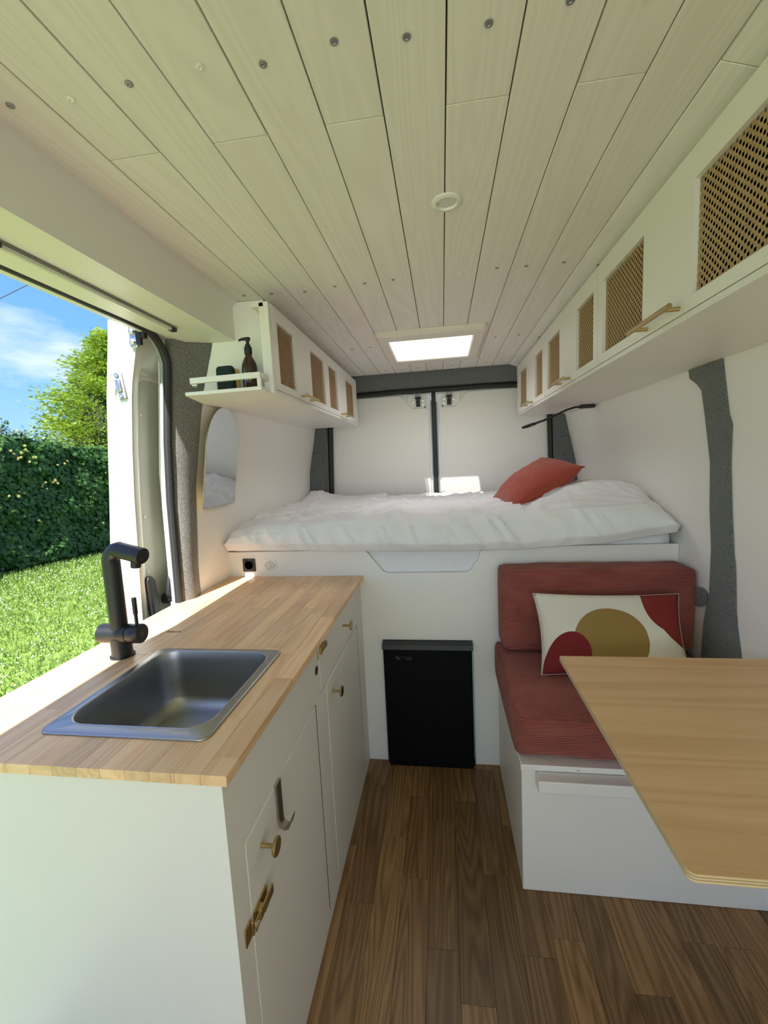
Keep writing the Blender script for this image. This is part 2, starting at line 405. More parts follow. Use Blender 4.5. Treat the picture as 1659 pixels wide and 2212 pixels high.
# ------------------------------------------------------------ floor
fb = MB().box(-.96, .90, -1.9, 1.73, -.05, -.008).build('floor', M['inner']); tag(fb, 'wood effect plank floor of the van aisle', 'floor', kind='structure')
FW = .0833
known = {0: [.88, 1.495], 1: [.45, 1.21], -1: [.99, 1.393], -2: [.55, 1.178], -3: [.84-.4, 1.32], -4: [1.09, 1.551], -5: [.7, 1.275], 2: [.997], 3: [1.045], 5: [.942], 7: [1.07], 8: [1.067], 4: [.7, 1.25], 6: [.8]}
for k in range(-6, 11):
    x0 = .003+k*FW; js = sorted(known.get(k, [.9])); y = js[-1]
    while y < 1.73: y += random.choice((.33, .40, .46)); js.append(min(y, 1.73))
    y = js[0]
    while y > -1.9: y -= random.choice((.33, .40, .48)); js.insert(0, max(y, -1.9))
    if js[-1] < 1.73: js.append(1.73)
    for a, b in zip(js, js[1:]):
        if b-a < .01: continue
        MB().box(x0+.0003, min(x0+FW-.0003, .874), a+.0003, b-.0003, -.008, 0).build('plank', M['oak'], fb, bevel=.0004, seg=1)

# ------------------------------------------------------------ rear doors
RY = 2.95
def rear_door(name, xa, xb, inner_sign, label):
    body = MB().box(xa, xb, RY+.012, RY+.06, .2, 1.76).build(name, M['carwhite']); tag(body, label, 'door', kind='structure')
    # interior lining with the hinge corner cut out
    xi = xb-.012 if inner_sign > 0 else xa+.012; xo = xa+.012 if inner_sign > 0 else xb-.012
    s = -inner_sign
    cut = [(xi+s*.215, 1.745)]
    for t in range(1, 8):
        u = t/8; cut.append((xi+s*(.215-.085*u), 1.745-.085*u**1.8))
    cut += [(xi+s*.115, 1.652), (xi+s*.035, 1.650)]
    for t in range(1, 5):
        a = t/5*PI/2; cut.append((xi+s*(.035-.03*math.sin(a)), 1.65-.03*(1-math.cos(a))))
    poly = [(xo, .25), (xo, 1.745)]+cut+[(xi+s*.005, .25)]
    MB().prism(poly, 'y', RY, RY+.011).build('lining_panel', M['wall'], body, bevel=.002)
    br = MB().box(min(xi+s*.022, xi+s*.15), max(xi+s*.022, xi+s*.15), RY+.006, RY+.0125, 1.655, 1.752)
    br.build('hinge_plate', M['plastic'], body, bevel=.004)
    lx = xi+s*.075
    la = MB().box(lx-.014, lx+.014, RY-.016, RY+.006, 1.664, 1.705).box(lx-.020, lx+.020, RY-.03, RY+.004, 1.712, 1.728).box(lx-.010, lx+.010, RY-.022, RY, 1.69, 1.72)
    la.build('door_latch', M['blacksoft'], body, bevel=.003)
    MB().cyl((lx-.013, RY-.028, 1.722), (lx-.013, RY-.028, 1.762), .0035, n=8).cyl((lx+.013, RY-.028, 1.722), (lx+.013, RY-.028, 1.762), .0035, n=8).build('latch_striker', M['chrome'], body)
    for dx, dz in ((.032, 1.705), (.032, 1.68), (-.034, 1.70)):
        MB().lathe((lx-s*dx, RY+.007, dz), [(.0065, 0), (.0065, -.004), (.0001, -.005)], 10, 'y').build('bolt', M['chrome'], body)
    MB().lathe((lx-s*.045, RY+.005, 1.66), [(.005, 0), (.005, -.001), (.0001, -.001)], 10, 'y').build('plug', M['blacksoft'], body)
    for z in (1.55, 1.30): MB().lathe((xi+s*.022, RY, z), [(.006, .001), (.006, -.002), (.0001, -.003)], 12, 'y').build('screw_cap', M['plastic'], body)
    MB().lathe((xi+s*.33, RY, 1.725), [(.006, .001), (.006, -.002), (.0001, -.003)], 12, 'y').build('screw_cap', M['plastic'], body)
    return body
D1 = rear_door('door_1', -.79, -.062, 1, 'left rear van door lined with white panel')
D2 = rear_door('door_2', -.028, .715, -1, 'right rear van door lined with white panel')
t1 = MB().box(-.060, -.030, RY-.004, RY+.03, .2, 1.755).build('trim_1', M['rubber'], None, bevel=.006); tag(t1, 'black rubber seal between the two rear doors', 'seal', kind='structure')
MB().box(-.068, -.0605, RY-.012, RY+.02, .2, 1.70).box(-.0295, -.022, RY-.012, RY+.02, .2, 1.69).build('seal_lip', M['carseal'], t1, bevel=.002)
t2 = MB().tube([(-.80, 2.925, .3), (-.785, 2.925, 1.1), (-.765, 2.925, 1.55), (-.74, 2.925, 1.69), (-.68, 2.925, 1.757), (-.3, 2.925, 1.765), (.3, 2.925, 1.765), (.62, 2.925, 1.757), (.68, 2.925, 1.69), (.70, 2.925, 1.55), (.712, 2.925, 1.1), (.72, 2.925, .3)], .017, 10)
t2 = t2.build('trim_2', M['rubber']); tag(t2, 'black rubber seal around the rear door opening', 'seal', kind='structure')
t3 = MB().prism([(2.82, 1.881), (2.825, 1.850), (2.85, 1.812), (2.885, 1.792), (2.93, 1.781), (2.95, 1.783), (2.95, 1.92), (2.82, 1.92)], 'x', -.86, .80)
for i, v in enumerate(t3.v):
    pass
t3 = MB()
rings = []
for i in range(41):
    x = -.86+1.66*i/40; wob = .004*noise.noise(Vector((x*6, 2, 0)))+.004*math.exp(-((x-.0)/.12)**2)
    rings.append([(x, 2.825, 1.8818), (x, 2.823, 1.850+wob), (x, 2.842, 1.820+wob), (x, 2.872, 1.797+wob*1.5), (x, 2.905, 1.786+wob), (x, 2.948, 1.783), (x, 2.948, 1.925), (x, 2.83, 1.925)])
t3.loft(rings); t3 = t3.build('trim_3', M['felt'], ang=60); tag(t3, 'charcoal felt covered beam above the rear doors', 'trim', kind='structure')
# back filler wall around rear doors
wb = MB()
for a in subrect((-1.0, .95, .0, 1.97), [(-.79, .715, .2, 1.762)]): wb.box(a[0], a[1], RY+.002, RY+.05, a[2], a[3])
wb = wb.build('wall_back', M['felt']); tag(wb, 'dark frame around the rear doors', 'wall', kind='structure')
def rear_pillar(name, side, label):
    f = xl if side < 0 else xr
    m = MB(); inner = (lambda z: itp(z, [1.0, 1.56], [-.805, -.787])) if side < 0 else (lambda z: itp(z, [1.0, 1.56], [.728, .715]))
    rings = [[(f(z), 2.86, z), (f(z), 2.948, z), (inner(z), 2.948, z), (inner(z), 2.90, z), (f(z)*.35+inner(z)*.65, 2.872, z)] for z in (.8, 1.05, 1.2, 1.4, 1.6, 1.78)]
    m.loft(rings); o = m.build(name, M['felt'], ang=60, bevel=.004); tag(o, label, 'pillar', kind='structure')
    # raised lower cover with rounded top
    xa, xb = (inner(1.2)-.012*(-side)*-1, f(1.2)) if 0 else (None, None)
    a = f(1.15)-side*.006; b = inner(1.15)+side*.016
    lo, hi = min(a, b), max(a, b); top = 1.385 if side < 0 else 1.41; r = .03
    pts = [(lo, .85), (hi, .85)]+[(hi-r+r*math.cos(t), top-r+r*math.sin(t)) for t in np.linspace(0, PI/2, 6)]+[(lo+r+r*math.cos(t), top-r+r*math.sin(t)) for t in np.linspace(PI/2, PI, 6)]
    cv = MB().prism(pts, 'y', 2.853, 2.862).build('cover', M['felt'], o, bevel=.003)
    for fx in (.28, .78):
        MB().lathe((lo+(hi-lo)*fx, 2.8535, top-.115), [(.004, 0), (.004, -.001), (.0001, -.001)], 10, 'y').build('hole', M['inner'], cv)
    return o
rear_pillar('trim_4', -1, 'charcoal felt corner post left of the rear doors'); rear_pillar('trim_5', 1, 'charcoal felt corner post right of the rear doors')

# felt pillar on the right wall
m = MB(); rows = [(1.552, 1.488, 1.329), (1.515, 1.493, 1.333), (1.492, 1.462, 1.336), (1.470, 1.445, 1.338), (1.391, 1.452, 1.346), (1.36, 1.456, 1.341), (1.249, 1.470, 1.378), (1.098, 1.488, 1.386), (.968, 1.494, 1.388), (.80, 1.501, 1.373), (.76, 1.515, 1.366), (.70, 1.525, 1.35), (.60, 1.53, 1.325), (.44, 1.54, 1.30)]
rings = []
for z, a, b in rows:
    x = xr(z); rings.append([(x+.002, a, z), (x-.006, a, z), (x-.011, a*.8+b*.2, z), (x-.011, a*.2+b*.8, z), (x-.006, b, z), (x+.002, b, z)])
m.loft(rings); o = m.build('trim_6', M['felt'], ang=50); tag(o, 'charcoal felt covered pillar on the right wall beside the bench', 'pillar', kind='structure')
m = MB(); pts = [(1.60+.0*t, .78) for t in ()]+[(1.555+.045*math.cos(t), .783+.036*math.sin(t)-.25*.045*math.cos(t)) for t in np.linspace(0, 2*PI, 18, endpoint=False)]
o = m.prism(pts, 'x', .864, .876).build('felt_patch', M['felt'], WR, bevel=.003)
for yy, zz in ((1.95, 1.50), (2.55, 1.47), (1.18, 1.42), (1.22, 1.30)):
    MB().lathe((xr(zz)+.001, yy, zz), [(.005, 0), (.005, -.003), (.0001, -.004)], 10, 'x').build('screw_cap', M['plastic'], WR)

# felt pillar beside the side door, opening seal
def xs(z): return itp(z, [.2, .83, 1.3, 1.65, 1.75], [-.965, -.957, -.947, -.908, -.900])
m = MB(); rings = []
for z in np.linspace(.10, 1.744, 30):
    z = float(z); s = xs(z); wx = xl(z); wob = .004*noise.noise(Vector((0, 1, z*5)))
    flare = .05*max(0, (z-1.62)/.12)**2
    ex = max(0, (z-1.52)/.22)
    rings.append([(s-.012, 1.372, z), (s+.006, 1.374-flare*.3, z), (s+.024+wob, 1.383-flare*.3, z), (s+.037+wob, 1.408, z), (wx+.010+wob, 1.445, z), (wx+.004+.02*ex, 1.462, z), (wx-.004, 1.472, z), (wx-.03, 1.475, z), (s-.04, 1.42, z)])
o = m.loft(rings).build('trim_7', M['felt_lit'], ang=70); tag(o, 'charcoal felt covered door pillar between the side opening and the mirror', 'pillar', kind='structure')
def sealpath(off, yb, ins=0):
    pts = [(xs(z)+off, yb, z) for z in (.06, .3, .6, .83, 1.0, 1.2, 1.4, 1.55, 1.64)]
    for k in range(1, 8):
        a = k/7*PI/2; pts.append((-.906+.006*k/7+off, yb-.115*(1-math.cos(a)), 1.64+.110*math.sin(a)+ins*math.sin(a)))
    pts += [(-.900+off, 1.0, 1.752+ins), (-.900+off, .5, 1.752+ins), (-.900+off, -.04, 1.75+ins)]
    return pts
o = MB().tube(sealpath(0, 1.363), .0125, 10).build('trim_8', M['rubber']); tag(o, 'black rubber seal around the open side door', 'seal', kind='structure')
MB().tube(sealpath(-.020, 1.365, .004), .008, 8).build('seal_flange', M['carseal'], o)
MB().box(-.952, -.932, -1.9, 1.45, 1.765, 1.93).build('roof_rail', M['carwhite'], o)
# outer B-pillar skin (white) just outside the seal
MB().loft([[(xs(z)-.012, 1.385, z), (xs(z)-.055, 1.392, z), (xs(z)-.06, 1.55, z), (xs(z)-.012, 1.47, z)] for z in (-.1, .4, .83, 1.3, 1.65, 1.78)]).build('outer_post', M['carwhite'], o)
MB().loft([[(xs(z)-.012, 1.474, z), (xs(z)-.06, 1.55, z), (xs(z)-.06, 3.0, z), (xs(z)-.025, 3.0, z)] for z in (-.1, .4, .83, 1.3, 1.65, 1.78)]).build('outer_skin', M['carwhite'], o)

# ------------------------------------------------------------ sliding door (open, outside)
DY = .063
def xo(z): return itp(z, [-.2, .5, .9, 1.34, 1.49, 1.78], [-1.175, -1.170, -1.150, -1.098, -1.086, -1.040])
m = MB(); rings = []
secs = [(0, 1.285), (.006, 1.271), (.013, 1.274), (.016, 1.292), (.020, 1.292), (.023, 1.280), (.030, 1.277), (.033, 1.292), (.036, 1.294), (.040, 1.284)]
def inner_top(z): return max(0, min(1, (1.66-z)/.05))
zs = list(np.linspace(-.2, 1.55, 12))+list(np.linspace(1.58, 1.79, 9))
for z in zs:
    z = float(z); X = xo(z); q = inner_top(z)
    bump_ = .006*math.exp(-((z-1.48)/.045)**4)
    G = itp(z, [.9, 1.3, 1.6, 1.78], [.104, .079, .082, .10])
    ring = [(X+a-(bump_ if a < .03 else 0), b, z) for a, b in secs]
    ring += [(X+G*.7, 1.284, z), (X+G-.004, 1.285, z), (X+G, 1.289, z), (X+G-.010*q, 1.300, z), (X+G-.010*q, 1.306, z), (X+G-.001*q, 1.312, z), (X+G-.002*q, 1.320, z), (X+G-.016*q, 1.328, z), (X+G-.018*q, 1.55, z), (X+G-.018*q, 2.35, z), (X, 2.35, z)]
    rings.append(ring)
sd3 = m.loft(rings).build('door_3', M['carwhite'], ang=28); tag(sd3, 'white sliding side door of the van slid open outside', 'door', kind='structure')
r = .075; zt = 1.66
pts = [(1.335, .2), (1.335, zt-r)]+[(1.335+r-r*math.cos(t), zt-r+r*math.sin(t)) for t in np.linspace(.2, PI/2, 7)]+[(1.56, zt), (1.56, .2)]
m = MB()
n = len(pts)
m.add([(xo(z)+.066, y, z) for y, z in pts]+[(xo(z)+.060, y, z) for y, z in pts], [])
# arched panel cut into rows so that it follows the curved door
m = MB(); rr = []
for z in np.linspace(.2, zt-.002, 26):
    z = float(z); ya = 1.334 if z < zt-r else 1.334+r-math.sqrt(max(0, r*r-(z-zt+r)**2)); X = xo(z)+itp(z, [.9, 1.3, 1.6, 1.78], [.104, .079, .082, .10])-.017
    rr.append([(X-.004, ya, z), (X+.003, ya, z), (X+.004, ya+.006, z), (X+.003, 1.60, z), (X-.004, 1.60, z)])
m.loft(rr).build('inner_panel', M['carshade'], sd3, ang=50)
for z in (1.50, 1.15, .95): MB().lathe((xo(z)+itp(z, [.9, 1.3, 1.6], [.104, .079, .082])-.0135, 1.348, z), [(.005, 0), (.005, .003), (.0001, .004)], 10, 'x').build('screw_cap', M['plastic'], sd3)
lp = MB().box(-.0, .030, -.004, .004, -.045, .045).build('latch_plate', M['carseal'], sd3, bevel=.004)
lp.location = (-1.040, 1.280, 1.585); lp.rotation_euler = (0, R(-8), 0)
lc = MB().box(.006, .024, -.010, -.003, -.020, .020).build('striker', M['chrome'], None, bevel=.003); lc.location = lp.location; lc.rotation_euler = lp.rotation_euler
lc.parent = lp; lc.matrix_parent_inverse = Matrix(); lc.location = (0, 0, 0); lc.rotation_euler = (0, 0, 0)
for dz in (-.033, .033):
    s_ = MB().lathe((.015, -.003, dz), [(.0075, 0), (.0075, -.004), (.003, -.004), (.0001, -.002)], 12, 'y').build('bolt', M['chrome'], None)
    s_.parent = lp
hb = MB().box(-.972, -.944, 1.276, 1.284, 1.700, 1.765).build('upper_bracket', M['chrome'], sd3, bevel=.003)
hb2 = MB().box(-.944, -.926, 1.268, 1.280, 1.705, 1.76).box(-.935, -.912, 1.27, 1.284, 1.725, 1.75).build('bracket_arm', M['blacksoft'], sd3, bevel=.003)
for dz in (1.716, 1.748): MB().lathe((-.958, 1.276, dz), [(.009, 0), (.009, -.008), (.0001, -.011)], 12, 'y').build('bolt', M['chrome'], sd3)
# inner door handle
ha = MB().prism([(1.325, .78), (1.312, .925), (1.318, .94), (1.335, .94), (1.350, .92), (1.362, .78)], 'x', -1.052, -1.030).build('handle_guard', M['blacksoft'], sd3, bevel=.005)
hg = MB().tube([(-1.02, 1.40, .835), (-1.012, 1.382, .86), (-1.010, 1.388, .895), (-1.012, 1.40, .925), (-1.015, 1.424, .935), (-1.012, 1.438, .915), (-1.012, 1.42, .885), (-1.02, 1.41, .85)], .0085, 8)
hg.cyl((-1.045, 1.405, .835), (-1.005, 1.405, .835), .02, .016, 14); hg.build('door_handle', M['blacksoft'], sd3)

# ------------------------------------------------------------ kitchen cabinet
YN, YF = .564, 1.6975; FX = -.358
kb = MB()
kb.box(-.93, FX-.0145, YN+.0005, YN+.016, 0, .8155)
kb = kb.build('end_panel', M['paint'])
kit = empty('kitchen_cabinet', (-.65, 1.13, 0), 'white painted base cabinet along the left side under the worktop', 'cabinet')
attach(kb, kit)
MB().box(-.93, FX-.0165, YN+.017, YF-.004, .002, .64).box(-.93, -.78, YN+.017, YF-.004, .64, .815).box(-.93, FX-.0165, 1.02, YF-.004, .64, .81).build('carcass', M['inner'], kit)
fr = MB()
H = [(.6120, 1.0340, .035, .6620), (1.0815, 1.5975, .6660, .811), (1.1320, 1.5870, .035, .6625)]
for a in subrect((YN, YF-.001, 0, .8155), H): fr.box(FX-.0145, FX, a[0], a[1], a[2], a[3])
fr.build('face_frame', M['paint'], kit)
def slab(name, y0, y1, z0, z1):
    return MB().box(FX-.014, FX+.0005, y0, y1, z0, z1).build(name, M['paint'], kit, bevel=.0022)
d1 = slab('door', .6145, 1.0270, .038, .6590); d2 = slab('door', 1.1350, 1.5790, .038, .6595); dr = slab('drawer', 1.0845, 1.5930, .6690, .8085)
def knob(y, z, par, dark=False):
    k = MB().lathe((FX, y, z), [(.0045, 0), (.0045, .004), (.004, .022), (.006, .026), (.0155, .028), (.0165, .030), (.0165, .033), (.0155, .034), (.0001, .034)], 24, 'x').build('knob', M['brass'], par)
    if dark: MB().lathe((FX+.0341, y, z), [(.0145, -.0005), (.0145, .0003), (.0001, .0003)], 20, 'x').build('knob_face', M['knobdark'], par)
knob(.668, .603, d1); knob(1.185, .613, d2, True); knob(1.362, .750, dr)
MB().lathe((FX+.0003, 1.056, .745), [(.0001, -.002), (.0125, -.002), (.0125, .0003), (.0001, .0003)], 16, 'x').build('finger_hole', M['inner'], kit)
for yy, zt_ in ((1.0340, .6618), (1.5870, .6623)):
    MB().box(FX-.0142, FX-.0006, yy-.0016, yy-.0001, .036, zt_).build('gap_shade', M['gap'], kit)  # dark strips added so the hinge-side gaps read as deep shade
# brass toggle latch over the first door edge
m = MB().box(FX, FX+.003, .585, .606, .488, .522)
m.box(FX+.003, FX+.008, .602, .607, .492, .519)
m.build('catch_plate', M['brass'], kit, bevel=.001)
m = MB().box(FX+.0005, FX+.004, .618, .668, .494, .520).box(FX+.004, FX+.013, .624, .640, .498, .516).box(FX+.010, FX+.014, .638, .676, .498, .516)
m.tube([(FX+.010, .636, .500), (FX+.011, .606, .498), (FX+.011, .604, .507), (FX+.011, .606, .516), (FX+.010, .636, .514)], .0016, 6)
m.build('toggle_latch', M['brass'], d1, bevel=.0008)
m = MB().box(FX, FX+.004, 1.098, 1.125, .775, .798).box(FX+.004, FX+.010, 1.112, 1.140, .780, .794).box(FX, FX+.003, 1.070, 1.074, .768, .794).box(FX+.003, FX+.008, 1.090, 1.094, .774, .798)
m.tube([(FX+.006, 1.112, .778), (FX+.007, 1.083, .778), (FX+.007, 1.083, .796), (FX+.006, 1.112, .796)], .0015, 6)
m.build('toggle_latch', M['brass'], dr, bevel=.0008)
# steel over-door hook
hk = MB(); wy0, wy1 = .742, .764
pth = [(FX-.004, .661), (FX+.0045, .661), (FX+.0045, .580), (FX+.006, .568), (FX+.014, .562), (FX+.023, .566), (FX+.028, .576), (FX+.030, .588)]
rings = []
for i, (x, z) in enumerate(pth):
    rings.append([(x, wy0, z), (x, wy1, z), (x+(.0015 if i else 0), wy1, z+.0015), (x+(.0015 if i else 0), wy0, z+.0015)])
hk = hk.loft(rings).build('door_hook', M['hook']); tag(hk, 'small steel hook hanging over the top edge of the nearest cabinet door', 'hook')
# ------------------------------------------------------------ worktop of beech staves
WZ = .834
wt = empty('worktop', (-.65, 1.13, .816), 'beech butcher block worktop over the left cabinet, with the sink let in', 'worktop')
SW = .0435; hole = (-.738, -.437, .647, .965)
stj = {0: [.596, .85, 1.22, 1.5], 1: [.70, .97, 1.253, 1.46], 2: [.78, 1.0, 1.30, 1.60], 3: [.74, 1.074, 1.461], 4: [.66, .95, 1.2, 1.52], 5: [.8, 1.137, 1.4], 6: [.72, 1.04, 1.30, 1.58]}
def left_edge(y):  # worktop follows the door opening, then the pillar and the wall
    return -.966
for k in range(15):
    x1 = -.343-k*SW; x0 = max(x1-SW, -.966)
    if x1 <= -.955: break
    js = stj.get(k) or sorted(random.uniform(.6, 1.65) for _ in range(4))
    js = [.554]+[j for j in js]+[YF]
    for a, b in zip(js, js[1:]):
        if b-a < .02: continue
        m = MB(); hs = [hole]
        if x0 < -.93: hs.append((-2, xl(.83)+.002, 1.385, 3)); 
        grp = []
        for q in subrect((x0, x1, a, b), hs):
            hit = [g for g in grp if any(q[0] <= p[1]+1e-6 and p[0] <= q[1]+1e-6 and q[2] <= p[3]+1e-6 and p[2] <= q[3]+1e-6 for p in g)]
            for g in hit: grp.remove(g)
            grp.append(sum(hit, [])+[q])
        for g in grp:
            m = MB()
            for q in g: m.box(q[0]+.00015, q[1]-.00015, q[2]+.00015, q[3]-.00015, .8162, WZ)
            m.build('stave', M['beech'], wt, bevel=.0004, seg=1)
# ------------------------------------------------------------ sink
def rrect(x0, x1, y0, y1, r, z, n=6):
    pts = []
    for cx, cy, a0 in ((x1-r, y1-r, 0), (x0+r, y1-r, PI/2), (x0+r, y0+r, PI), (x1-r, y0+r, 3*PI/2)):
        for k in range(n): a = a0+PI/2*k/(n-1); pts.append((cx+r*math.cos(a), cy+r*math.sin(a), z))
    return pts
SX0, SX1, SY0, SY1 = -.757, -.418, .628, .984
m = MB()
rg = [rrect(SX0, SX1, SY0, SY1, .020, WZ+.0004), rrect(SX0+.0015, SX1-.0015, SY0+.0015, SY1-.0015, .020, WZ+.0035), rrect(SX0+.004, SX1-.004, SY0+.004, SY1-.004, .022, WZ+.0048),
      rrect(SX0+.020, SX1-.018, SY0+.026, SY1-.016, .045, WZ+.0042), rrect(SX0+.0215, SX1-.0195, SY0+.0275, SY1-.0175, .045, WZ+.0058), rrect(SX0+.024, SX1-.022, SY0+.030, SY1-.020, .046, WZ+.0045),
      rrect(SX0+.026, SX1-.024, SY0+.032, SY1-.022, .046, WZ-.006)]
for t, d in ((.0, .02), (.004, .08), (.008, .110), (.012, .122), (.020, .132), (.034, .138)):
    rg.append(rrect(SX0+.027+t, SX1-.025-t, SY0+.033+t, SY1-.023-t, .048, WZ-d))
rg.append(rrect(-.595, -.58, .80, .815, .006, WZ-.143))
m.loft(rg, caps=False); nn = len(rg[0]); m.f.append(tuple(range(len(m.v)-nn, len(m.v))))
sk = m.build('sink', M['steel'], ang=40, recalc=False); tag(sk, 'rectangular stainless steel sink set into the worktop', 'sink')
so = sk.modifiers.new('solid', 'SOLIDIFY'); so.thickness = .0012; so.offset = -1
MB().lathe((-.66, .715, WZ-.1425), [(.024, 0), (.026, .002), (.022, .0032), (.012, .001), (.0001, .001)], 24).build('drain', M['chrome'], sk)
# ------------------------------------------------------------ faucet
TX, TY = -.838, .943
fa = empty('faucet', (TX, TY, WZ), 'matt black mixer tap standing behind the sink', 'faucet')
MB().lathe((TX, TY, WZ), [(.029, .0002), (.029, .004), (.0245, .006), (.0245, .052), (.0001, .052)], 28).build('base', M['black'], fa)
MB().lathe((-.892, TY, .895), [(.0001, 0), (.021, 0), (.0245, .003), (.0245, .082), (.0001, .082)], 28, 'x').build('mixer_body', M['black'], fa)
kn = MB().lathe((-.809, TY, .895), [(.0001, 0), (.0235, 0), (.0245, .002), (.0245, .032), (.0235, .034), (.0001, .034)], 28, 'x').build('control_knob', M['black'], fa)
MB().lathe((-.7749, TY, .895), [(.0045, -.0004), (.0045, .0004), (.0035, .0004), (.0035, -.0004)], 18, 'x').build('cap_ring', M['grey'], kn)
MB().tube([(-.787, TY, .915), (-.787, TY, .945), (-.787, TY, .947), (-.787, TY, .988), (-.787, TY, .990)], [.0042, .0045, .0058, .0058, .005], 12).build('lever', M['black'], kn)
sp = [(TX, TY, .905), (TX, TY, 1.0), (TX, TY, 1.082)]
for k in range(1, 7):
    a = k/6*R(76); sp.append((TX+.034*(1-math.cos(a)), TY-.002*k/6, 1.082+.034*math.sin(a)))
sp.append((-.742, TY-.008, 1.098))
MB().tube(sp, .0205, 24).build('spout', M['black'], fa)
MB().cyl((-.742, TY-.008, 1.098), (-.7405, TY-.0082, 1.0977), .0192, n=24).build('spout_cap', M['inner'], fa)
MB().cyl((-.762, TY-.007, 1.092), (-.765, TY-.007, 1.070), .0125, .0115, 16).build('aerator', M['blacksoft'], fa)

# ------------------------------------------------------------ bed platform, mattress, duvet, cushion
PY = 1.698
pn = [(-.938, 0), (-.275, 0), (-.275, .553), (.101, .553), (.101, 0), (.872, 0), (.872, .943), (.150, .943)]
def arc(cx, cz, r, a0, a1, n=5): return [(cx+r*math.cos(a), cz+r*math.sin(a)) for a in np.linspace(a0, a1, n)]
pn += [(.140, .925)]+[(.128, .888)]+arc(.078, .876, .034, 0, -PI/2)+arc(-.236, .876, .034, -PI/2, -PI*.9)+[(-.302, .905), (-.318, .930), (-.345, .943), (-.938, .943)]
bp = empty('bed_base', (0, 2.3, 0), 'white panelled bed platform across the back of the van, notched at the top', 'bed')
MB().prism(pn, 'y', PY, PY+.015).build('front_panel', M['paint'], bp, bevel=.0015)
MB().box(-.930, .865, PY+.016, 2.84, .780, .799).build('platform_board', M['ply_l'], bp)
MB().box(-.9, -.3, PY+.016, 2.84, 0, .775).build('storage_box', M['ply_l'], bp)
sk1 = empty('power_socket', (-.843, PY, .885), 'black wall socket on the bed panel above the worktop', 'socket')
MB().box(-.871, -.815, PY-.006, PY-.0005, .857, .914).build('plate', M['black'], sk1, bevel=.002)
MB().lathe((-.843, PY-.006, .8855), [(.021, 0), (.021, -.003), (.019, -.003), (.0175, .004), (.0001, .004)], 24, 'y').build('socket_well', M['blacksoft'], sk1)
MB().lathe((-.850, PY-.003, .8855), [(.003, 0), (.003, -.002), (.0001, -.002)], 8, 'y').lathe((-.836, PY-.003, .8855), [(.003, 0), (.003, -.002), (.0001, -.002)], 8, 'y').box(-.846, -.840, PY-.006, PY-.001, .902, .906).box(-.846, -.840, PY-.006, PY-.001, .866, .870).build('contacts', M['chrome'], sk1)
sk2 = empty('car_socket', (-.75, PY, .883), 'white round lidded 12 volt socket beside the black one', 'socket')
MB().prism([(p[0], p[1]) for p in rrect(-.778, -.722, .857, .909, .010, 0)], 'y', PY-.003, PY-.0005).build('plate', M['plastic'], sk2, bevel=.001)
MB().lathe((-.750, PY-.003, .883), [(.0205, 0), (.0205, -.004), (.017, -.005), (.0165, -.0035), (.010, -.0035), (.009, -.006), (.0001, -.0065)], 24, 'y').build('lid', M['lens'], sk2)
for dx in (-.024, .024): MB().lathe((-.750+dx, PY-.003, .883), [(.0025, 0), (.0025, -.001), (.0001, -.001)], 10, 'y').build('screw', M['brass'], sk2)
def soft_box(x0, x1, y0, y1, z0, z1, r, bul, n=(16, 12, 6), amp=0, seed=0):
    me = MB(); ctr = Vector(((x0+x1)/2, (y0+y1)/2, (z0+z1)/2)); hs = Vector(((x1-x0)/2, (y1-y0)/2, (z1-z0)/2))
    idx = {}
    def V(i, j, k):
        key = (i, j, k)
        if key in idx: return idx[key]
        u = Vector((2*i/n[0]-1, 2*j/n[1]-1, 2*k/n[2]-1))
        def w(t): return math.copysign(abs(t)**.75, t) if t else 0
        p = Vector((hs.x*w(u.x), hs.y*w(u.y), hs.z*w(u.z)))
        q = Vector((max(-hs.x+r, min(hs.x-r, p.x)), max(-hs.y+r, min(hs.y-r, p.y)), max(-hs.z+r, min(hs.z-r, p.z))))
        d = p-q
        if d.length > 1e-6: p = q+d.normalized()*r if sum(abs(abs(c)-1) < 1e-6 for c in u) > 0 else p
        fx, fy, fz = 1-u.x**2, 1-u.y**2, 1-u.z**2
        if abs(abs(u.z)-1) < 1e-6: p.z += math.copysign(bul*(fx*fy)**.5, u.z)
        if abs(abs(u.y)-1) < 1e-6: p.y += math.copysign(bul*.6*(fx*fz)**.5, u.y)
        if abs(abs(u.x)-1) < 1e-6: p.x += math.copysign(bul*.6*(fy*fz)**.5, u.x)
        c = ctr+p
        if amp: c += Vector((0, 1, 1))*amp*noise.noise(c*9+Vector((seed, 0, 0)))
        me.v.append(tuple(c)); idx[key] = len(me.v)-1; return idx[key]
    for a in range(n[0]):
        for b in range(n[1]):
            for k in (0, n[2]): me.f.append((V(a, b, k), V(a+1, b, k), V(a+1, b+1, k), V(a, b+1, k)))
        for b in range(n[2]):
            for k in (0, n[1]): me.f.append((V(a, k, b), V(a+1, k, b), V(a+1, k, b+1), V(a, k, b+1)))
    for a in range(n[1]):
        for b in range(n[2]):
            for k in (0, n[0]): me.f.append((V(k, a, b), V(k, a+1, b), V(k, a+1, b+1), V(k, a, b+1)))
    return me
mt = soft_box(-.925, .858, 1.7145, 2.835, .800, .995, .03, .0, (30, 20, 6)).build('mattress', M['sheet'], ang=180); tag(mt, 'mattress in a white fitted sheet showing in the notch of the bed panel', 'mattress')
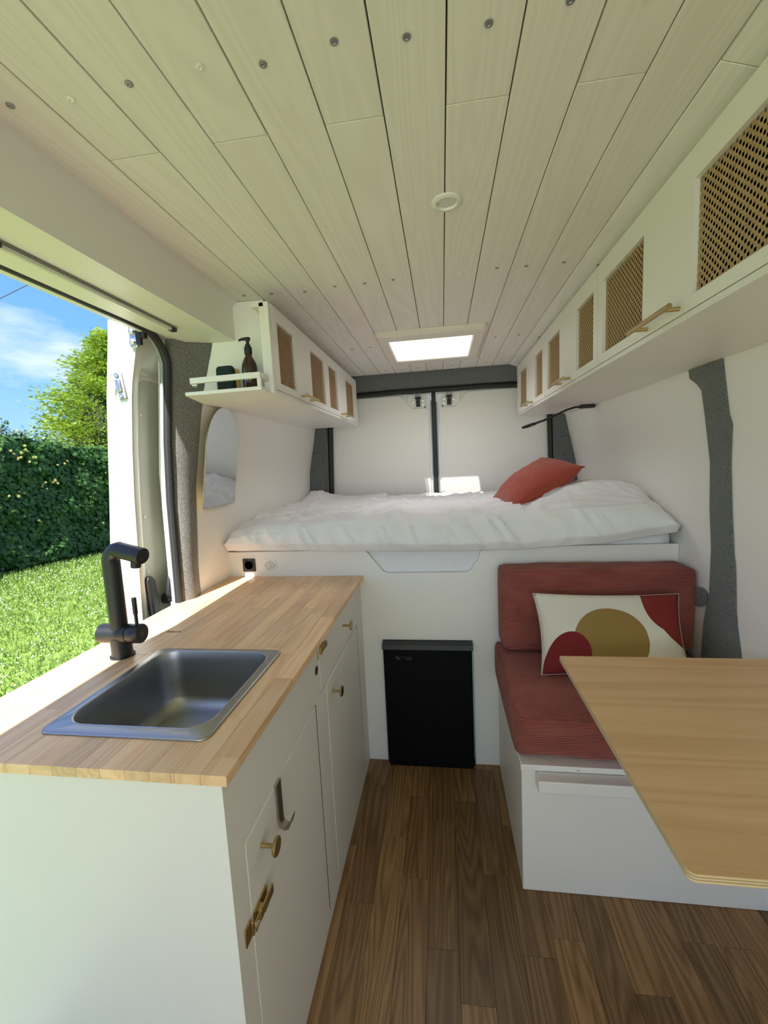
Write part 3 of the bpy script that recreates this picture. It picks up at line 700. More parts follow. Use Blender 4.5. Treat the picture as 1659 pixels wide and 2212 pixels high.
# duvet
nu, nv = 230, 150
def bottom(x): return itp(x, [-.93, -.6, -.34, 0, .25, .6, .84], [.958, .950, .942, .940, .938, .955, .992])
def front_top(x): return itp(x, [-.93, -.90, -.8, 0, .3, .55, .75, .86], [1.005, 1.04, 1.062, 1.070, 1.074, 1.09, 1.095, 1.045])
def topz(x, y):
    z = 1.048+.012*itp(y, [1.7, 2.9], [0, 1])
    z += .122*math.exp(-((x-.66)/.30)**2-((y-1.98)/.36)**2)
    z += .060*math.exp(-((x+.84)/.09)**2-((y-2.76)/.10)**2)
    return z
def fold(x, y, s, seed):
    p = Vector((x*s, y*s*1.6, seed)); p += Vector((noise.noise(p*.7), noise.noise(p*.7+Vector((5, 5, 5))), 0))*1.3
    return 1-abs(noise.noise(p))*2
m = MB()
for j in range(nv):
    v = j/(nv-1)
    for i in range(nu):
        u = i/(nu-1); e = min(1, math.sin(PI*u)*9); 
        XL = -.932; XR = .858
        x = XL+(XR-XL)*u
        b = bottom(x); t = front_top(x); 
        if v < .26:
            q = v/.26
            ky = [0, .10, .3, .55, .75, .88, 1]; 
            yy = itp(q, ky, [1.70, 1.668, 1.652, 1.655, 1.668, 1.690, 1.73]); zz = itp(q, ky, [b+.004, b-.002, b+.030, b+(t-b)*.62, t-.022, t-.004, t])
            side = 1
        else:
            q = (v-.26)/.74; yy = 1.73+(2.848-1.73)*q; zz = topz(x, yy)*min(1, q*6)+t*(1-min(1, q*6)) if q < 1/6 else topz(x, yy)
            zz = zz
        # rounded ends against the walls
        dl, dr_ = (x-XL), (XR-x)
        for dd, rad in ((dl, .05), (dr_, .06)):
            if dd < rad:
                k = 1-math.sqrt(max(0, 1-((rad-dd)/rad)**2)); lowz = b+.012 if v < .26 else 1.0
                zz = zz-(zz-lowz)*k*.75 if v > .10 else zz; yy = yy+(.02*k if v < .26 else 0)
        f1 = fold(x, yy, 3.2, 1.0); f2 = fold(x+3, yy, 8.5, 4.0); 
        calm = 1-.75*math.exp(-((x-.66)/.25)**2-((yy-1.98)/.32)**2)
        if v < .26:
            g = fold(x*2.6+zz*1.4, zz*.5, 3.6, 9.0)
            yy -= (.017*g*abs(g)+.006*f2)*calm*min(1, v*12); zz += .008*f1*min(1, v*12)
        else:
            f3 = fold(x+7, yy, 15, 6.0); zz += (.020*max(0, f1-.4)+.017*max(0, f2-.45)+.008*max(0, f3-.5)+.003*noise.noise(Vector((x*25, yy*25, 2))))*calm*1.5
        m.v.append((x, yy, zz))
for j in range(nv-1):
    for i in range(nu-1):
        a = j*nu+i; m.f.append((a, a+1, a+nu+1, a+nu))
dv = m.build('duvet', M['bed'], ang=180, recalc=False); tag(dv, 'crumpled white duvet covering the bed and the pillow at its right end', 'duvet')
def pillow(c, T, n=36, pinch=.06, power=.5, seed=0, amp=.004, uv=False):
    A, B_, C_, D_ = [Vector(p) for p in c]; nrm = (B_-A).cross(D_-A).normalized(); me = MB(); top = {}; uvs = []
    for s in (1, -1):
        for j in range(n+1):
            for i in range(n+1):
                u, v = i/n, j/n; a, b = 2*u-1, 2*v-1
                edge = abs(a) > .9999 or abs(b) > .9999
                if edge and s == -1: top[(s, i, j)] = top[(1, i, j)]; continue
                a2 = a*(1-pinch*(1-b*b)*abs(a)**3); b2 = b*(1-pinch*(1-a*a)*abs(b)**3)
                uu, vv = (a2+1)/2, (b2+1)/2
                p = A*(1-uu)*(1-vv)+B_*uu*(1-vv)+C_*uu*vv+D_*(1-uu)*vv
                h = T*((1-a**2)**power)*((1-b**2)**power)
                h = T*max(0, (1-abs(a)**2.6))**power*max(0, (1-abs(b)**2.6))**power
                wr = amp*noise.noise(Vector((a*2.3+seed, b*2.3, s*3)))*min(1, h/T*3) + .4*amp*noise.noise(Vector((a*7+seed, b*7, s*3)))*min(1, h/T*3)
                top[(s, i, j)] = len(me.v); me.v.append(tuple(p+nrm*(s*h+wr))); uvs.append((u, v))
        for j in range(n):
            for i in range(n):
                q = [top[(s, i, j)], top[(s, i+1, j)], top[(s, i+1, j+1)], top[(s, i, j+1)]]
                me.f.append(tuple(q if s == 1 else q[::-1]))
    me.uvs = uvs; return me
def puv(o, uvs):
    l = o.data.uv_layers.new(name='UVMap'); dat = [0]*(2*len(o.data.loops))
    for lp_ in o.data.loops: dat[2*lp_.index] = uvs[lp_.vertex_index][0]; dat[2*lp_.index+1] = uvs[lp_.vertex_index][1]
    l.data.foreach_set('uv', dat)
cor = [(.280, 1.815, 1.072), (.625, 1.99, 1.238), (.572, 2.40, 1.272), (.250, 2.28, 1.075)]
pl = pillow(cor, .078, 34, .07, .6, 3, .008).build('throw_cushion', M['terra'], ang=180, recalc=False)
tag(pl, 'plain terracotta linen cushion leaning on the pillow on the bed', 'cushion')
def seam(c, r, n=24, mat=None, par=None, pinch=.06):
    A, B_, C_, D_ = [Vector(p) for p in c]; pts = []
    for k in range(4*n):
        s, t = k//n, (k % n)/n*2-1
        a, b = [(t, -1), (1, t), (-t, 1), (-1, -t)][s]
        a2 = a*(1-pinch*(1-b*b)*abs(a)**3); b2 = b*(1-pinch*(1-a*a)*abs(b)**3); uu, vv = (a2+1)/2, (b2+1)/2
        pts.append(A*(1-uu)*(1-vv)+B_*uu*(1-vv)+C_*uu*vv+D_*(1-uu)*vv)
    pts.append(pts[0]); MB().tube(pts, r, 6).build('piping', mat, par)
seam(cor, .0028, 20, M['terra'], pl, .07)

# ------------------------------------------------------------ fridge
fg = empty('fridge', (-.087, 1.68, 0), 'small black fridge built into the bed panel at floor level', 'fridge')
MB().box(-.268, .095, 1.664, 1.70, .014, .528).build('door', M['fridge'], fg, bevel=.004)
MB().box(-.265, .092, 1.7005, 2.05, .004, .545).build('housing', M['fridge'], fg)
MB().prism([(1.648, .530), (1.656, .552), (1.70, .552), (1.70, .530)], 'x', -.272, .099).build('top_trim', M['blacksoft'], fg, bevel=.002)
MB().box(-.262, .09, 1.668, 1.70, .0005, .012).build('plinth', M['fridge'], fg)
lg = MB().lathe((-.214, 1.6635, .492), [(.0032, .0005), (.0032, -.0003), (.0022, -.0003), (.0022, .0005)], 14, 'y')
lg.box(-.211, -.205, 1.6632, 1.6638, .484, .4855).box(-.209, -.203, 1.6632, 1.6638, .487, .4882).box(-.204, -.200, 1.6632, 1.6638, .482, .4835)
for k in range(6): lg.box(-.176+k*.0042, -.1730+k*.0042, 1.6632, 1.6638, .4835, .4855)
lg.box(-.206, -.150, 1.6632, 1.6637, .4925, .4929)
lg.build('emblem', M['grey'], fg)

# ------------------------------------------------------------ bench, cushions, table
bn = empty('bench', (.535, 1.43, 0), 'white boxy bench seat at the right, with a wooden batten on its front', 'bench')
MB().box(.200, .870, 1.172, 1.694, .0005, .392).build('seat_box', M['paint'], bn, bevel=.002)
MB().box(.197, .870, 1.168, 1.694, .394, .412).build('lid', M['paint'], bn, bevel=.002)
bt = MB().box(.238, .80, 1.128, 1.1715, .357, .393).build('batten', M['paint'], bn, bevel=.0025)
MB().box(.352, .360, 1.1673, 1.1678, .4015, .4025).build('staple', M['inner'], bn)
s1b = soft_box(.187, .868, 1.160, 1.690, .414, .560, .024, .008, (22, 18, 8), .004, 1); s1b.v = [(x, y+(.03*(.560-z)/.146 if y < 1.25 else 0), z) for x, y, z in s1b.v]; s1 = s1b.build('seat_cushion', M['cord'], ang=180); tag(s1, 'flat rose brown corduroy seat cushion lying on the bench', 'cushion')
s2 = soft_box(.204, .866, 1.560, 1.690, .572, .880, .022, .006, (22, 8, 12), .004, 5).build('back_cushion', M['cord'], ang=180); tag(s2, 'upright rose brown corduroy back cushion against the bed panel', 'cushion')
for o_, (a, b, c, d, e, f_) in ((s1, (.187, .868, 1.162, 1.690, .414, .560)), (s2, (.204, .866, 1.560, 1.690, .572, .880))):
    r = .009
    for zz in (f_-r,):
        MB().tube([(p[0], p[1], zz) for p in rrect(a+.004, b-.004, c+.004, d-.004, .018, 0, 5)]+[(b-.004, d-.022, zz)], .0028, 6).build('piping', M['cord'], o_)
pc = [(.303, 1.385, .574), (.768, 1.392, .574), (.776, 1.503, .812), (.300, 1.497, .818)]
pcu = [pc[3], pc[2], pc[1], pc[0]]
cu = pillow(pcu, .052, 34, .06, .55, 9, .004); cuo = cu.build('printed_cushion', M['print'], ang=180, recalc=False); puv(cuo, cu.uvs)
tag(cuo, 'oblong cream cushion printed with ochre and dark red rounded shapes, leaning on the bench back', 'cushion')
seam(pcu, .0011, 20, basic('cream_seam', (.60, .55, .45), .9), cuo, .06)
tb = empty('table', (.62, .9, .72), 'plywood table with layered edges fixed in front of the bench', 'table')
def tabpoly(ins=0):
    x0, x1, y0, y1, r = .317+ins, .868, .566+ins, 1.220-ins, .012
    p = [(x1, y0)]+[(x1, y1)]+[(x0+.004, y1), (x0, y1-.004)]
    p += [(x0+r-r*math.cos(t), y0+r-r*math.sin(t)) for t in np.linspace(0, PI/2, 7)]
    return p
z = .720; lay = [.0012, .0026, .0018, .0026, .0018, .0026, .0012]; names = ['tabletop', 'ply', 'ply', 'ply', 'ply', 'ply', 'underside_veneer']
for k, (t, nm) in enumerate(zip(lay, names)):
    MB().prism(tabpoly(.0 if k % 2 else .0002), 'z', z-t+.00005, z-.00005).build(nm, M['ply'] if k in (0, 6) else (M['ply_l'] if k % 2 else M['ply_d']), tb, bevel=0)
    z -= t
MB().box(.855, .8685, .62, 1.17, .68, .705).build('wall_rail', M['paint'], tb, bevel=.002)
MB().tube([(.62, .64, .7055), (.62, .64, .68), (.64, .66, .40), (.868, .68, .28)], .012, 10).build('support_strut', M['blacksoft'], tb)

# ------------------------------------------------------------ overhead cabinets
def cane(par, fx, y0, y1, z0, z1, side, mat):
    m = MB(); p = .0104; w1 = .0007; s2 = math.sqrt(.5); yc, zc = (y0+y1)/2, (z0+z1)/2; D = math.hypot(y1-y0, z1-z0)/2
    def strand(ang, off, w, lay):
        dx, dz = math.cos(ang), math.sin(ang); nx, nz = -dz, dx; ox, oz = yc+nx*off, zc+nz*off
        t0, t1 = -9, 9
        for o, d, lo, hi in ((ox, dx, y0, y1), (oz, dz, z0, z1)):
            if abs(d) < 1e-6:
                if o < lo or o > hi: return
            else:
                a, b = (lo-o)/d, (hi-o)/d
                if a > b: a, b = b, a
                t0 = max(t0, a); t1 = min(t1, b)
        if t1-t0 < .002: return
        a = (ox+dx*t0, oz+dz*t0); b = (ox+dx*t1, oz+dz*t1); x0 = fx+lay*.00022*(-side); x1 = x0-side*.0003
        m.add([(x0, a[0]-nx*w, a[1]-nz*w), (x0, a[0]+nx*w, a[1]+nz*w), (x0, b[0]+nx*w, b[1]+nz*w), (x0, b[0]-nx*w, b[1]-nz*w),
               (x1, a[0]-nx*w*.6, a[1]-nz*w*.6), (x1, a[0]+nx*w*.6, a[1]+nz*w*.6), (x1, b[0]+nx*w*.6, b[1]+nz*w*.6), (x1, b[0]-nx*w*.6, b[1]-nz*w*.6)],
              [(4, 5, 6, 7), (0, 4, 7, 3), (1, 2, 6, 5)])
    K = int(D/p)+2
    for k in range(-K, K+1):
        for q in (-.00095, .00095):
            strand(PI/4, k*p+q, w1*1.15, 1); strand(-PI/4, k*p+q, w1*1.15, 2)
    p2 = p*s2
    for k in range(-2*K, 2*K+1):
        strand(0, (k+.5)*p2, w1*1.0, 0); strand(PI/2, (k+.5)*p2, w1*1.0, 3)
    return m.build('cane_webbing', mat, par, smooth=False)
def tbar(par, fx, side, y0, y1, z):
    bx = fx-side*.030; m = MB().cyl((bx, y0, z), (bx, y1, z), .0052, n=14)
    L_ = y1-y0
    for t in (.14, .86): m.cyl((fx, y0+L_*t, z), (bx, y0+L_*t, z), .0042, n=12)
    return m.build('handle', M['brass'], par)
def cab_door(par, fx, side, y0, y1, z0, z1, wins, wz0, wz1, hy0, hy1, mat):
    m = MB(); a0, a1 = sorted((fx, fx+side*.016))
    for q in subrect((y0, y1, z0, z1), [(a, b, wz0, wz1) for a, b in wins]): m.box(a0, a1, q[0], q[1], q[2], q[3])
    d = m.build('door', M['paint'], par)
    for a, b in wins: cane(d, fx+side*.010, a, b, wz0, wz1, side, mat)
    if hy0 is not None: tbar(d, fx, side, hy0, hy1, z0+.013)
    return d
def overhead(name, side, fx, y0, y1, doors, label, zt):
    o = empty(name, (fx, (y0+y1)/2, 1.54), label, 'cabinet')
    f = xl if side < 0 else xr; ww = lambda z: f(z)-side*.002
    # carcass: bottom, end panels, back of door frame
    bo = MB(); a = fx+side*.018
    bo.prism([(a, 1.540), (ww(1.54), 1.540), (ww(1.548), 1.552), (a, 1.552)], 'y', 1.4505 if side < 0 else y0, y1)
    bo.build('bottom_board', M['paint'], o)
    cz = CZ-.0015; pe = fx+side*.060
    side_poly = [(pe if side < 0 else pe, 1.553), (ww(1.553), 1.553), (ww(1.70), 1.70), (ww(cz), cz), (pe, cz)]
    ya = 1.450 if side < 0 else y0
    MB().prism(side_poly, 'y', ya, ya+.014).build('end_panel', M['wall'], o)
    MB().prism([(fx+side*.019, 1.553), (ww(1.553), 1.553), (ww(1.82), 1.82), (fx+side*.019, 1.82)], 'y', y1-.014, y1).build('end_panel', M['paint'], o)
    MB().box(*sorted((pe, pe+side*.012)), ya+.015, y1-.001, zt+.001, cz).build('top_filler', M['paint'], o)
    MB().box(*sorted((a, pe)), y0+.0, y1, zt-.012, zt).build('top_board', M['paint'], o)
    MB().box(*sorted((fx+side*.10, fx+side*.104)), max(ya+.02, y0+.11), y1-.02, 1.553, zt).build('shade_sheet', M['inner'], o)  # near-black sheet puts the closed cabinet's inner shade behind the cane
    if side < 0:
        MB().box(*sorted((fx+side*.018, fx+side*.034)), y0, y0+.10, 1.541, zt).build('frame_stile', M['paint'], o, bevel=.001)
        MB().box(fx-.0175, fx-.0015, y0-.004, y0+.02, 1.541, zt).build('frame_edge', M['paint'], o, bevel=.001)
    fr_ = MB().box(*sorted((fx+side*.001, fx+side*.0178)), y0, y1, 1.5405, 1.5525)
    fr_.build('bottom_rail', M['paint'], o, bevel=.0008)
    for i, (a0, a1, wins, h) in enumerate(doors):
        cab_door(o, fx, side, a0, a1, 1.554, zt, wins, 1.579, 1.777, h[0], h[1], M['cane'] if side > 0 else M['cane2'])
    return o
overhead('overhead_cabinet', 1, .464, .0, 2.72, [
    (.002, .628, [(.05, .24), (.40, .59)], (None, None)),
    (.631, 1.370, [(.67, .893), (1.087, 1.335)], (.905, 1.085)),
    (1.373, 2.022, [(1.408, 1.577), (1.782, 1.980)], (1.620, 1.775)),
    (2.025, 2.718, [(2.068, 2.228), (2.438, 2.650)], (2.255, 2.430))],
    'long white overhead cabinet on the right with cane door panels and brass bars', 1.832)
overhead('overhead_cabinet', -1, -.528, 1.345, 2.72, [
    (1.368, 2.008, [(1.403, 1.572), (1.762, 1.975)], (1.590, 1.748)),
    (2.011, 2.718, [(2.048, 2.215), (2.415, 2.640)], (2.240, 2.405))],
    'shorter white overhead cabinet on the left with cane door panels', 1.822)
# ------------------------------------------------------------ corner shelf with bottle and sponge
sh = empty('corner_shelf', (-.67, 1.36, 1.54), 'small white shelf with a low rail at the end of the left overhead cabinet', 'shelf')
MB().prism([(-.542, 1.272), (-.542, 1.344), (-.5465, 1.344), (-.5465, 1.449), (-.845, 1.449), (-.803, 1.283)], 'z', 1.540, 1.551).build('shelf_board', M['paint'], sh, bevel=.001)
MB().prism([(-.545, 1.274), (-.545, 1.286), (-.785, 1.297), (-.785, 1.285)], 'z', 1.577, 1.5945).build('front_rail', M['paint'], sh, bevel=.001)
MB().box(-.556, -.544, 1.286, 1.344, 1.577, 1.5945).build('side_rail', M['paint'], sh, bevel=.001)
MB().box(-.556, -.544, 1.274, 1.286, 1.551, 1.577).build('post', M['paint'], sh, bevel=.0008)
MB().box(-.79, -.768, 1.297, 1.30, 1.572, 1.576).box(-.79, -.786, 1.297, 1.325, 1.572, 1.588).build('bracket', M['plastic'], sh)
BX, BY, BZ = -.622, 1.375, 1.5512
bo = empty('soap_bottle', (BX, BY, BZ), 'brown glass soap bottle with a black pump on the corner shelf', 'bottle')
MB().lathe((BX, BY, BZ), [(.0001, 0), (.022, 0), (.025, .003), (.025, .078), (.0235, .092), (.017, .108), (.0115, .116), (.011, .124), (.0001, .124)], 28).build('body', M['amber'], bo)
MB().lathe((BX, BY, BZ+.124), [(.0125, 0), (.0125, .022), (.009, .024), (.009, .030), (.0055, .032), (.0055, .046), (.0001, .046)], 20).build('pump_collar', M['blacksoft'], bo)
MB().tube([(BX+.008, BY, BZ+.172), (BX, BY, BZ+.173), (BX-.018, BY-.004, BZ+.172), (BX-.028, BY-.006, BZ+.168)], [.006, .0065, .0042, .0032], 10).build('pump_nozzle', M['blacksoft'], bo)
m = MB()
def onbottle(s_, h): a = -PI/2+s_/.0254; return (BX+.0254*math.cos(a), BY+.0254*math.sin(a), BZ+h)
for (a, b) in ((-.012, -.006), (-.005, .001), (.006, .001), (.006, .012)):
    w_ = .0016
    vs = []
    for t in np.linspace(0, 1, 5):
        s0 = a+(b-a)*t; h = .062-.026*t
        vs += [onbottle(s0-w_, h), onbottle(s0+w_, h)]
    m.add(vs, [(2*i, 2*i+1, 2*i+3, 2*i+2) for i in range(4)])
m.build('printed_mark', M['bottlelabel'], bo)
bs = empty('scrubber', (-.70, 1.38, BZ), 'dark green scrubbing sponge with a yellow side standing left of the bottle', 'sponge')
soft_box(-.735, -.676, 1.358, 1.383, BZ, BZ+.090, .009, .002, (8, 4, 8), .002).build('scouring_pad', M['darkgreen'], bs, ang=180)
soft_box(-.732, -.668, 1.384, 1.398, BZ, BZ+.084, .006, .002, (8, 4, 8), .001).build('sponge_side', M['sponge'], bs, ang=180)

# ------------------------------------------------------------ mirror
mi = empty('mirror', (-.92, 1.6, 1.157), 'arched frameless wall mirror with a thin brass edge on the left wall', 'mirror')
def mp_(y, z, off): 
    sl = (xl(1.545)-xl(1.155))/(1.545-1.155); return (xl(1.155)+sl*(z-1.155)+.004+off+(1.744-y)*.075, y, z)
def mpoly(g):
    y0, y1 = 1.458-g, 1.742+g; r = (y1-y0)/2; zb = 1.158-g; zc = 1.543+g-r
    return [(y0, zb), (y1, zb)]+[((y0+y1)/2+r*math.cos(t), zc+r*math.sin(t)) for t in np.linspace(0, PI, 28)]
for nm, g, o0, o1, mt_ in (('frame', .0012, .003, .0062, M['brass']), ('glass', -.0003, .0063, .0072, M['mirror'])):
    p = mpoly(g); n = len(p); m = MB(); m.add([mp_(y, z, o0) for y, z in p]+[mp_(y, z, o1) for y, z in p], [tuple(range(n)), tuple(range(2*n-1, n-1, -1))]+[(i, i+n, (i+1) % n+n, (i+1) % n) for i in range(n)])
    m.build(nm, mt_, mi, ang=30)
# ------------------------------------------------------------ lights, hatch, reading lamp
dl = empty('downlight', (.028, 1.034, CZ), 'round white recessed spotlight in the ceiling, switched off', 'light')
MB().lathe((.028, 1.034, CZ), [(.034, -.0002), (.034, -.003), (.032, -.0045), (.024, -.005), (.021, -.001), (.021, -.0002)], 36).build('bezel', M['plastic'], dl)
MB().lathe((.028, 1.034, CZ-.0002), [(.0205, 0), (.0205, -.0012), (.0001, -.0015)], 28).build('lens', M['lens'], dl)
ls = empty('strip_light', (-.80, 1.0, 1.744), 'slim tube strip light under the header above the side door', 'light')
MB().box(-.812, -.796, .728, 1.258, 1.7395, 1.7438).build('profile', M['alu'], ls, bevel=.001)
MB().tube([(-.806, .735, 1.7365), (-.806, 1.245, 1.7365)], .0062, 12).build('tube', M['ledlens'], ls)
MB().box(-.814, -.797, 1.244, 1.266, 1.730, 1.7435).build('end_clip', M['black'], ls, bevel=.002); MB().box(-.814, -.797, .716, .738, 1.730, 1.7435).build('end_clip', M['black'], ls, bevel=.002)
hf = empty('roof_hatch', (-.035, 2.21, CZ), 'rectangular beige framed skylight hatch in the ceiling', 'skylight')
m = MB()
rg = [rrect(-.283, .214, 1.930, 2.515, .03, CZ-.0004), rrect(-.283, .214, 1.930, 2.515, .03, CZ-.014), rrect(-.272, .203, 1.941, 2.504, .028, CZ-.024), rrect(-.232, .160, 2.008, 2.412, .010, CZ-.027), rrect(-.226, .154, 2.014, 2.406, .010, CZ-.022), rrect(-.226, .154, 2.014, 2.406, .010, 1.965), rrect(-.232, .160, 2.008, 2.412, .010, 1.965), rrect(-.232, .160, 2.008, 2.412, .010, CZ-.0004)]
m.loft(rg+[rg[0]], caps=False).build('frame', M['beige'], hf, ang=30)
MB().box(-.245, .173, 1.998, 2.422, 1.972, 1.977).build('dome', M['hatch'], hf)
m = MB().tube([(-.222, 2.125, 1.935), (-.12, 2.115, 1.925), (-.036, 2.130, 1.918), (.05, 2.115, 1.925), (.150, 2.125, 1.935)], .009, 8)
m.build('crossbar', M['plastic'], hf)
MB().lathe((-.036, 2.130, 1.900), [(.040, .010), (.044, .004), (.040, 0), (.030, .001), (.028, .005), (.020, .005), (.018, 0), (.0001, 0)], 28).build('winder_knob', M['beige'], hf)
MB().tube([(p[0], p[1], 1.955) for p in rrect(-.215, .143, 2.025, 2.395, .03, 0, 5)]+[(.143, 2.365, 1.955)], .005, 6).build('inner_frame', M['plastic'], hf)
rl = empty('reading_lamp', (.74, 2.3, 1.538), 'black flexible gooseneck reading lamp under the right overhead cabinet', 'lamp')
MB().box(.700, .770, 2.290, 2.325, 1.522, 1.5395).build('mount', M['black'], rl, bevel=.003)
MB().tube([(.705, 2.305, 1.530), (.675, 2.30, 1.530), (.63, 2.285, 1.518), (.56, 2.25, 1.488), (.50, 2.225, 1.466), (.462, 2.205, 1.455)], .0052, 10).build('flexible_neck', M['black'], rl)
m = MB(); rr2 = []
for k in range(25):
    t = 2*PI*k/24; rr2.append((.432+.034*math.cos(t), 2.20+.014*math.sin(t)+.0, 1.4455+.0085*math.cos(t)-.004*math.sin(t)))
m.tube(rr2, .0045, 8).build('lamp_head', M['black'], rl)
m = MB().lathe((.432, 2.20, 1.447), [(.0155, .0), (.0155, .002), (.0001, .002)], 20); m.build('lamp_lens', M['lens'], rl)

# ------------------------------------------------------------ outdoors
GZ = -.55
g = MB(); n = 60
for j in range(n+1):
    for i in range(n+1):
        x = -60+120*i/n; y = -60+120*j/n; g.v.append((x, y, GZ))
for j in range(n):
    for i in range(n): a = j*(n+1)+i; g.f.append((a, a+1, a+n+2, a+n+1))
go = g.build('lawn', M['soil'], recalc=False); tag(go, 'lawn outside the open side door', 'lawn', kind='structure')
def hedge_x(y): return -8.28+.16*(y-8)
# grass
K = 85000
xx = rng.uniform(-8.6, -1.6, K); yy = rng.uniform(.8, 11.5, K)
keep = (np.arctan2(-xx, yy) > R(38)) & (np.arctan2(-xx, yy) < R(62)) | (rng.uniform(0, 1, K) < .12)
xx, yy = xx[keep], yy[keep]; K = len(xx)
dist = np.hypot(xx, yy); h = rng.uniform(.03, .075, K)*(1+.9*np.clip((-xx-7.2)/1.2, 0, 1)); wd = rng.uniform(.002, .0045, K)*(1+dist*.12)
an = rng.uniform(0, 2*PI, K); bx, by = np.cos(an)*wd, np.sin(an)*wd; lx, ly = rng.normal(0, .028, K), rng.normal(0, .028, K)
V = np.zeros((K, 4, 3)); V[:, 0] = np.stack([xx-bx, yy-by, np.full(K, GZ)], 1); V[:, 1] = np.stack([xx+bx, yy+by, np.full(K, GZ)], 1)
V[:, 2] = np.stack([xx+bx*.7+lx*.5, yy+by*.7+ly*.5, GZ+h*.6], 1); V[:, 3] = np.stack([xx+lx, yy+ly, GZ+h], 1)
Fq = (np.arange(K)*4)[:, None]+np.array([0, 1, 2, 3])
gr = fast_mesh('grass', V.reshape(-1, 3), Fq, M['blade']); tag(gr, 'sunlit long grass of the lawn beside the van', 'grass', kind='stuff')
def flowers(name, mat, K, rad, label):
    xx = rng.uniform(-8.2, -1.8, K); yy = rng.uniform(1, 10.5, K); cl = np.array([noise.noise(Vector((a*.7, b*.7, 3))) for a, b in zip(xx, yy)])
    k_ = (np.arctan2(-xx, yy) > R(38)) & (np.arctan2(-xx, yy) < R(62)) & (cl > -.25); xx, yy = xx[k_], yy[k_]; K = len(xx)
    zz = GZ+rng.uniform(.045, .085, K); rr = rng.uniform(.7, 1.2, K)*rad
    o8 = np.array([(1, 0, 0), (0, 1, 0), (-1, 0, 0), (0, -1, 0), (0, 0, .8), (0, 0, -.8)]); f8 = np.array([(0, 1, 4), (1, 2, 4), (2, 3, 4), (3, 0, 4), (1, 0, 5), (2, 1, 5), (3, 2, 5), (0, 3, 5)])
    V = np.stack([xx, yy, zz], 1)[:, None, :]+o8[None]*rr[:, None, None]
    F = (np.arange(K)*6)[:, None, None]+f8[None]
    o = fast_mesh(name, V.reshape(-1, 3), F.reshape(-1, 3), mat); return tag(o, label, 'flowers', kind='stuff')
flowers('clover_flowers', M['clover'], 3600, .0115, 'small white clover flowers scattered over the lawn')
flowers('dandelions', M['dandelion'], 90, .018, 'few yellow dandelions in the lawn')
# hedge
hg = empty('hedge', (-8.4, 8, GZ), 'dense dark green clipped hedge across the lawn', 'hedge')
def htop(y): return 2.10+.10*noise.noise(Vector((y*.9, 0, 0)))+itp(y, [5.5, 7.2, 8.6, 10], [.20, .12, -.12, -.15])
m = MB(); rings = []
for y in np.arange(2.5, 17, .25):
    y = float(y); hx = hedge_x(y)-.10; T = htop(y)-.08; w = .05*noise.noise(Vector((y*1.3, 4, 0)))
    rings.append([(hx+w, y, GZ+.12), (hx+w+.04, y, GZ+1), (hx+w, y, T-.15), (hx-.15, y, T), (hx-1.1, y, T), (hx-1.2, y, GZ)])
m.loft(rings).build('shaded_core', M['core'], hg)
lobes = [(0, 1.0), (.32, .52), (.55, .92), (.95, .42), (1.25, .72), (1.9, .34)]
lob = [(a, r_) for a, r_ in lobes]+[(PI, .5)]+[(-a, r_) for a, r_ in reversed(lobes[1:])]
Lf = np.array([(r_*math.sin(a), r_*math.cos(a), -.18*r_*r_) for a, r_ in lob]+[(0, 0, .02)]); nl = len(lob); Lfaces = np.array([(i, (i+1) % nl, nl) for i in range(nl)])
def leaves(name, P, Nrm, size, mat, par, droop=.6):
    K = len(P); up = np.array([0, 0, 1.]); Nn = Nrm/np.linalg.norm(Nrm, axis=1, keepdims=True)
    tipd = -up*droop+rng.normal(0, .45, (K, 3)); tipd -= (tipd*Nn).sum(1, keepdims=True)*Nn; tipd /= np.linalg.norm(tipd, axis=1, keepdims=True)
    S = np.cross(tipd, Nn)
    V = P[:, None, :]+(Lf[None, :, 0:1]*S[:, None, :]+Lf[None, :, 1:2]*tipd[:, None, :]+Lf[None, :, 2:3]*Nn[:, None, :])*size[:, None, None]
    F = (np.arange(K)*(nl+1))[:, None, None]+Lfaces[None]
    o = fast_mesh(name, V.reshape(-1, 3), F.reshape(-1, 3), mat, par); o['kind'] = 'stuff'; return o
K = 15000
y = rng.uniform(3.2, 15, K); y[:9000] = rng.uniform(5.8, 10.6, 9000); z = GZ+.15+rng.uniform(0, 1, K)*2.55; hz = np.array([htop(float(a)) for a in y]); ok = z < hz; 
nx = np.array([noise.noise(Vector((0, a*2.2, b*2.2)))*.12+noise.noise(Vector((7, a*.7, b*.7)))*.12 for a, b in zip(y, z)])
P = np.stack([hedge_x(y)+nx+rng.uniform(-.10, .05, K)-.18*np.clip((z-hz+.3)/.3, 0, 1)**2, y, z], 1)[ok]
Nr = np.stack([np.ones(len(P)), rng.normal(-.1, .45, len(P)), rng.normal(.55, .35, len(P))], 1)
leaves('leaves', P, Nr, rng.uniform(.055, .10, len(P)), M['leaf'], hg)
K = 4500; y = rng.uniform(4, 14, K); xq = hedge_x(y)-rng.uniform(.05, 1.1, K); z = np.array([htop(float(a)) for a in y])+rng.uniform(-.08, .05, K)
leaves('top_leaves', np.stack([xq, y, z], 1), np.stack([rng.normal(.3, .5, K), rng.normal(-.3, .5, K), np.ones(K)], 1), rng.uniform(.04, .08, K), M['leaf'], hg)
